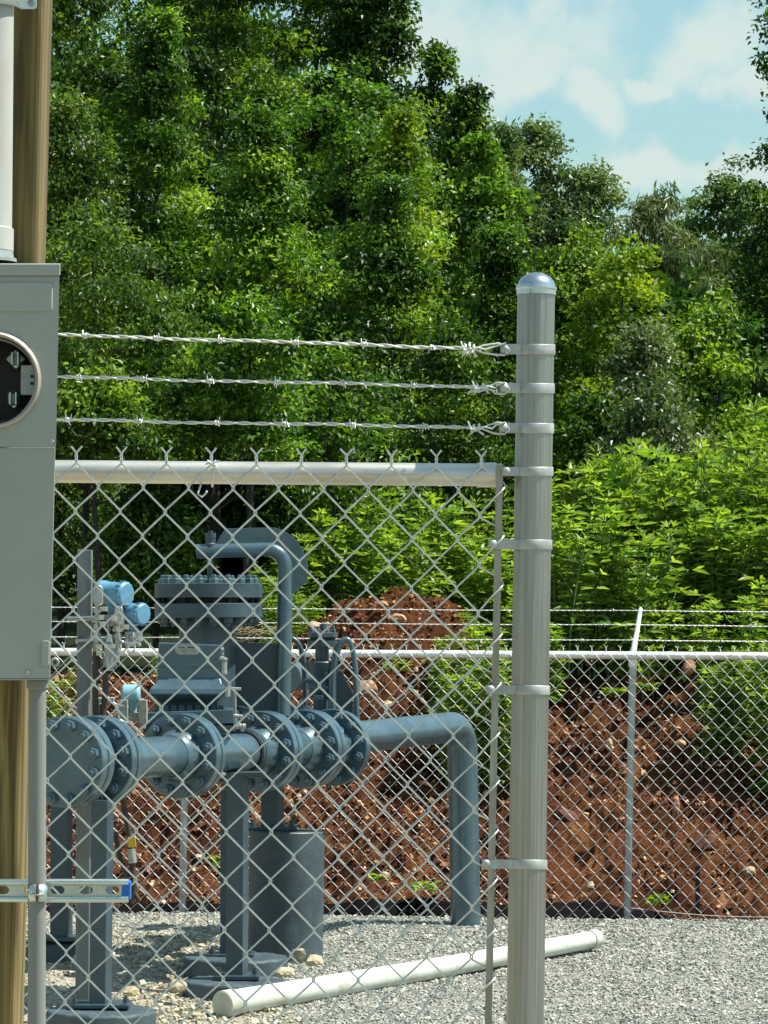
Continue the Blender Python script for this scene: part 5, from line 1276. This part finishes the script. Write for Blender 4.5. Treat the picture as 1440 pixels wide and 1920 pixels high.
protos = [weed_proto(200 + i, (1.0, 1.15, .85, .7, 1.05)[i], (4, 5, 5, 5, 4)[i], (.09, .10, .09, .075, .108)[i], ('rag', 'rag', 'lance', 'rag', 'rag')[i]) for i in range(5)]
rw = random.Random(12); used = set()
where = []
# (px, foot row, depth, top row)
def skyline(px):   # top row of the weeds at each column
    return float(np.interp(px, [480, 560, 640, 720, 800, 900, 1000, 1060, 1140, 1200, 1260, 1300, 1340, 1380, 1440, 1520], [950, 930, 910, 905, 920, 900, 860, 870, 840, 845, 825, 825, 770, 718, 728, 715]))
spots = []
for i in range(46):
    px = 1030 + (1540 - 1030) * ((i * .618) % 1); d = 22.0 + 2.6 * ((i * .377) % 1); spots.append((px, d, rw.uniform(.82, 1.05) * (1 if d > 22.8 else .85)))
for i in range(26):
    px = 505 + (960 - 505) * ((i * .618) % 1); d = 23.0 + 1.4 * ((i * .41) % 1); spots.append((px, d, rw.uniform(.8, 1.03)))
for i in range(30):
    px = 1035 + (1530 - 1035) * ((i * .618 + .3) % 1); d = 21.3 + 1.0 * ((i * .377) % 1); spots.append((px, d, None))
low = [(880, 20.9, 1150), (845, 21.0, 1195), (920, 20.6, 1205), (890, 20.2, 1270), (930, 20.3, 1250), (832, 20.7, 1205), (868, 20.3, 1245), (948, 20.2, 1225), (905, 20.5, 1180), (1370, 20.5, 1195), (1420, 20.6, 1215), (1460, 20.2, 1170), (1340, 20.4, 1250), (1400, 20.7, 1230), (1045, 21.0, 1150), (1080, 21.4, 1120), (960, 21.5, 1160),
       (1390, 20.9, 1120), (1440, 21.2, 1090), (1330, 21.4, 1130), (115, 21.0, 1285), (150, 21.3, 1260), (300, 21.5, 1230), (60, 21.2, 1270), (560, 21.9, 1120), (510, 22.0, 1090), (530, 22.3, 1060)]
def place(px, d, toprow, i):
    s = d / F; X = (px - 720) * s; zt = H + (CY - toprow) * s; z0 = float(hz(X, d)) - .03; hgt = max(.12, zt - z0)
    k = rw.randrange(5) if hgt > .5 else (2, 3)[rw.randrange(2)]
    pr = protos[k]; ph = (1.0, 1.15, .85, .7, 1.05)[k]
    if k not in used: o = pr; used.add(k)
    else: o = copy_tree(pr)
    sc = hgt / ph; w_ = min(1.35, max(.45, sc)) if hgt > .3 else max(.3, sc)
    o.location = (X, d, z0); o.rotation_euler = (0, 0, rw.uniform(0, 6.28)); o.scale = (w_, w_, sc)
    return o, px, d, hgt
pl = []
for px, d, q in spots:
    if q is None: pl.append(place(px, d, rw.uniform(930, 1110), 0)); continue
    top = skyline(px); top = top + (1 - q) * 300 + (24.6 - d) * rw.uniform(10, 95) - rw.uniform(-12, 26); pl.append(place(px, d, top, 0))
for px, d, t in low: pl.append(place(px, d, t, 1))
for k, pr in enumerate(protos):
    if k not in used: place(1490, 22.4 + .1 * k, 900, 0)
zones = []
for o, px, d, hgt in pl:
    if px < 480: a = 'low green weed at the left behind the meter socket and transmitters'; g = 'weeds at the left of the bank'
    elif px < 980 and d > 22.8: a = 'bright green tall weed behind the dirt mound, seen through the near fence'; g = 'weeds behind the dirt mound'
    elif px < 980: a = 'bright green weed growing on the clay bank left of the galvanised post'; g = 'weeds on the bank left of the post'
    elif d > 21.9: a = 'tall bright lime green weed in the thick stand right of the galvanised post'; g = 'stand of weeds right of the post'
    else: a = 'leafy weed on the clay bank right of the galvanised post near the far rail'; g = 'weeds on the bank right of the post'
    tag(o, a, 'weed', g)
# seedlings low on the bank
for j, (px, py, d, w_) in enumerate(((1240, 1690, 18.7, 30), (795, 1665, 18.7, 40), (1150, 1300, 20.4, 26), (1212, 1290, 20.5, 30), (745, 1250, 20.3, 40), (425, 1620, 18.8, 50), (712, 1645, 18.9, 16))):
    rg = np.random.default_rng(500 + j); s = d / F; n = 34; c = np.array(P(px, py, d)); a = rg.uniform(0, 6.28, n); rr_ = rg.uniform(0, 1, n) * w_ * s * .5
    pos = c + np.stack([np.cos(a) * rr_, np.sin(a) * rr_ * .6, rg.uniform(-.3, .5, n) * w_ * s * .5], -1); tip = np.stack([np.cos(a), np.sin(a), rg.uniform(-.2, .8, n)], -1)
    me = leaves('seedling', 'oval', pos - c, tip, np.array([0, 0, 1.]) + rg.normal(0, .4, (n, 3)), rg.uniform(.03, .06, n), LM['bright' if j != 1 else 'weed'], rg)
    o = link('seedling', me); o.location = tuple(c)
    tag(o, ('small pale seedling low on the bank right of the far post', 'small green seedling by the silt cloth, below the middle of the bank', 'small seedling high on the bank left of the far post', 'sparse seedling beside the top of the far post', 'pale green seedling on the bank above the pipe run', 'leafy seedling in shade between the light fence post and the tall steel column', 'tiny seedling right of the concrete drum')[j], 'seedling', 'seedlings on the clay bank')
# dry sticks by the vessel
mb = MB(); rr = random.Random(8)
for i in range(22):
    x = rr.uniform(445, 520); y = rr.uniform(1176, 1200); a = rr.uniform(-.7, .7); L_ = rr.uniform(14, 34); mb.tube([P(x - L_ * math.cos(a), y - L_ * math.sin(a), 20.9), P(x, y + rr.uniform(-3, 3), 20.85), P(x + L_ * math.cos(a) * .8, y + L_ * math.sin(a), 20.9)], .003, 4)
o = mb.build('brush_pile', mat('dry twigs', (.38, .30, .17), .9, 0, .2, 20), None, origin=P(480, 1200, 20.9)); tag(o, 'heap of dry twigs right of the vessel neck', 'brush pile')
# ------------------------------------------------------------------ light and sky
EL = math.radians(61); AZ = math.radians(90)     # azimuth from +Y towards +X
sund = Vector((math.sin(AZ) * math.cos(EL), math.cos(AZ) * math.cos(EL), math.sin(EL)))
sl = bpy.data.lights.new('sun', 'SUN'); sl.energy = 5.0; sl.angle = math.radians(.5); sl.color = (1, .955, .86)
so = bpy.data.objects.new('sun', sl); COL.objects.link(so); so.rotation_euler = (-sund).to_track_quat('-Z', 'Y').to_euler(); so.location = (8, 8, 20)
W_ = bpy.data.worlds.new('World'); S.world = W_; W_.use_nodes = True; nt = W_.node_tree; N = nt.nodes; L = nt.links
bg = N['Background']; sk = N.new('ShaderNodeTexSky'); sk.sky_type = 'NISHITA'; sk.sun_disc = False; sk.sun_elevation = EL; sk.sun_rotation = AZ; sk.air_density = 1.3; sk.dust_density = 1.5; sk.ozone_density = 1.2
bg.inputs['Strength'].default_value = .060
tc = N.new('ShaderNodeTexCoord'); 
dn = N.new('ShaderNodeTexNoise'); dn.inputs['Scale'].default_value = 38; dn.inputs['Detail'].default_value = 5; L.new(tc.outputs['Generated'], dn.inputs['Vector'])
dm_ = N.new('ShaderNodeVectorMath'); dm_.operation = 'MULTIPLY_ADD'; L.new(dn.outputs['Color'], dm_.inputs[0]); dm_.inputs[1].default_value = (.05, .05, .05); dm_.inputs[2].default_value = (-.025, -.025, -.025)
da_ = N.new('ShaderNodeVectorMath'); da_.operation = 'ADD'; L.new(tc.outputs['Generated'], da_.inputs[0]); L.new(dm_.outputs[0], da_.inputs[1])
def gauss(px, py, sx, sy):
    q = (P(px, py, 1) - CAM); q.normalize()
    v = N.new('ShaderNodeVectorMath'); v.operation = 'SUBTRACT'; L.new(da_.outputs[0], v.inputs[0]); v.inputs[1].default_value = q
    m = N.new('ShaderNodeVectorMath'); m.operation = 'MULTIPLY'; L.new(v.outputs[0], m.inputs[0]); m.inputs[1].default_value = (F / sx, 0, F / sy)
    l = N.new('ShaderNodeVectorMath'); l.operation = 'LENGTH'; L.new(m.outputs[0], l.inputs[0])
    r = N.new('ShaderNodeMapRange'); r.inputs['From Min'].default_value = 0; r.inputs['From Max'].default_value = 1.6; r.inputs['To Min'].default_value = 1; r.inputs['To Max'].default_value = 0; r.interpolation_type = 'SMOOTHSTEP'
    L.new(l.outputs['Value'], r.inputs[0]); return r.outputs[0]
acc = None
for g in ((800, 60, 250, 130), (960, 60, 200, 120), (1060, 10, 80, 60), (1000, 120, 150, 70), (1115, 195, 70, 60), (1335, 85, 100, 85), (1260, 130, 70, 40), (1290, 325, 260, 55), (1150, 355, 160, 40), (1420, 140, 60, 60)):
    o_ = gauss(*g)
    if acc is None: acc = o_
    else:
        mm = N.new('ShaderNodeMath'); mm.operation = 'MAXIMUM'; L.new(acc, mm.inputs[0]); L.new(o_, mm.inputs[1]); acc = mm.outputs[0]
no = N.new('ShaderNodeTexNoise'); no.inputs['Scale'].default_value = 42; no.inputs['Detail'].default_value = 7; no.inputs['Roughness'].default_value = .52; L.new(tc.outputs['Generated'], no.inputs['Vector'])
nb = N.new('ShaderNodeTexNoise'); nb.inputs['Scale'].default_value = 3.2; nb.inputs['Detail'].default_value = 6; L.new(tc.outputs['Generated'], nb.inputs['Vector'])
ad = N.new('ShaderNodeMath'); ad.operation = 'MULTIPLY_ADD'; L.new(no.outputs['Fac'], ad.inputs[0]); ad.inputs[1].default_value = 1.5; ad.inputs[2].default_value = -.75
sm2 = N.new('ShaderNodeMath'); sm2.operation = 'ADD'; L.new(acc, sm2.inputs[0]); L.new(ad.outputs[0], sm2.inputs[1])
cr_ = N.new('ShaderNodeMapRange'); cr_.interpolation_type = 'SMOOTHSTEP'; cr_.inputs['From Min'].default_value = .08; cr_.inputs['From Max'].default_value = .98; L.new(sm2.outputs[0], cr_.inputs[0])
# scattered fair-weather cloud over the rest of the dome
cb = N.new('ShaderNodeMapRange'); cb.interpolation_type = 'SMOOTHSTEP'; cb.inputs['From Min'].default_value = .5; cb.inputs['From Max'].default_value = .68; cb.inputs['To Max'].default_value = .12; L.new(nb.outputs['Fac'], cb.inputs[0])
mxm = N.new('ShaderNodeMath'); mxm.operation = 'MAXIMUM'; L.new(cr_.outputs[0], mxm.inputs[0]); L.new(cb.outputs[0], mxm.inputs[1])
vl = N.new('ShaderNodeMath'); vl.operation = 'MULTIPLY_ADD'; L.new(mxm.outputs[0], vl.inputs[0]); vl.inputs[1].default_value = .88; vl.inputs[2].default_value = .06
mx = N.new('ShaderNodeMixRGB'); L.new(vl.outputs[0], mx.inputs[0])
tint = N.new('ShaderNodeMixRGB'); tint.blend_type = 'MULTIPLY'; tint.inputs[0].default_value = 1; L.new(sk.outputs[0], tint.inputs[1]); tint.inputs[2].default_value = SKYTINT
L.new(tint.outputs[0], mx.inputs[1]); mx.inputs[2].default_value = CLOUD
L.new(mx.outputs[0], bg.inputs[0])
S.render.engine = 'CYCLES'
S.cycles.use_denoising = True
S.cycles.max_bounces = 7; S.cycles.diffuse_bounces = 3; S.cycles.glossy_bounces = 3; S.cycles.transmission_bounces = 3; S.cycles.transparent_max_bounces = 4
S.render.resolution_x = 768; S.render.resolution_y = 1024
S.view_settings.view_transform = 'Standard'; S.view_settings.look = 'None'; S.view_settings.exposure = .85; S.view_settings.gamma = 1
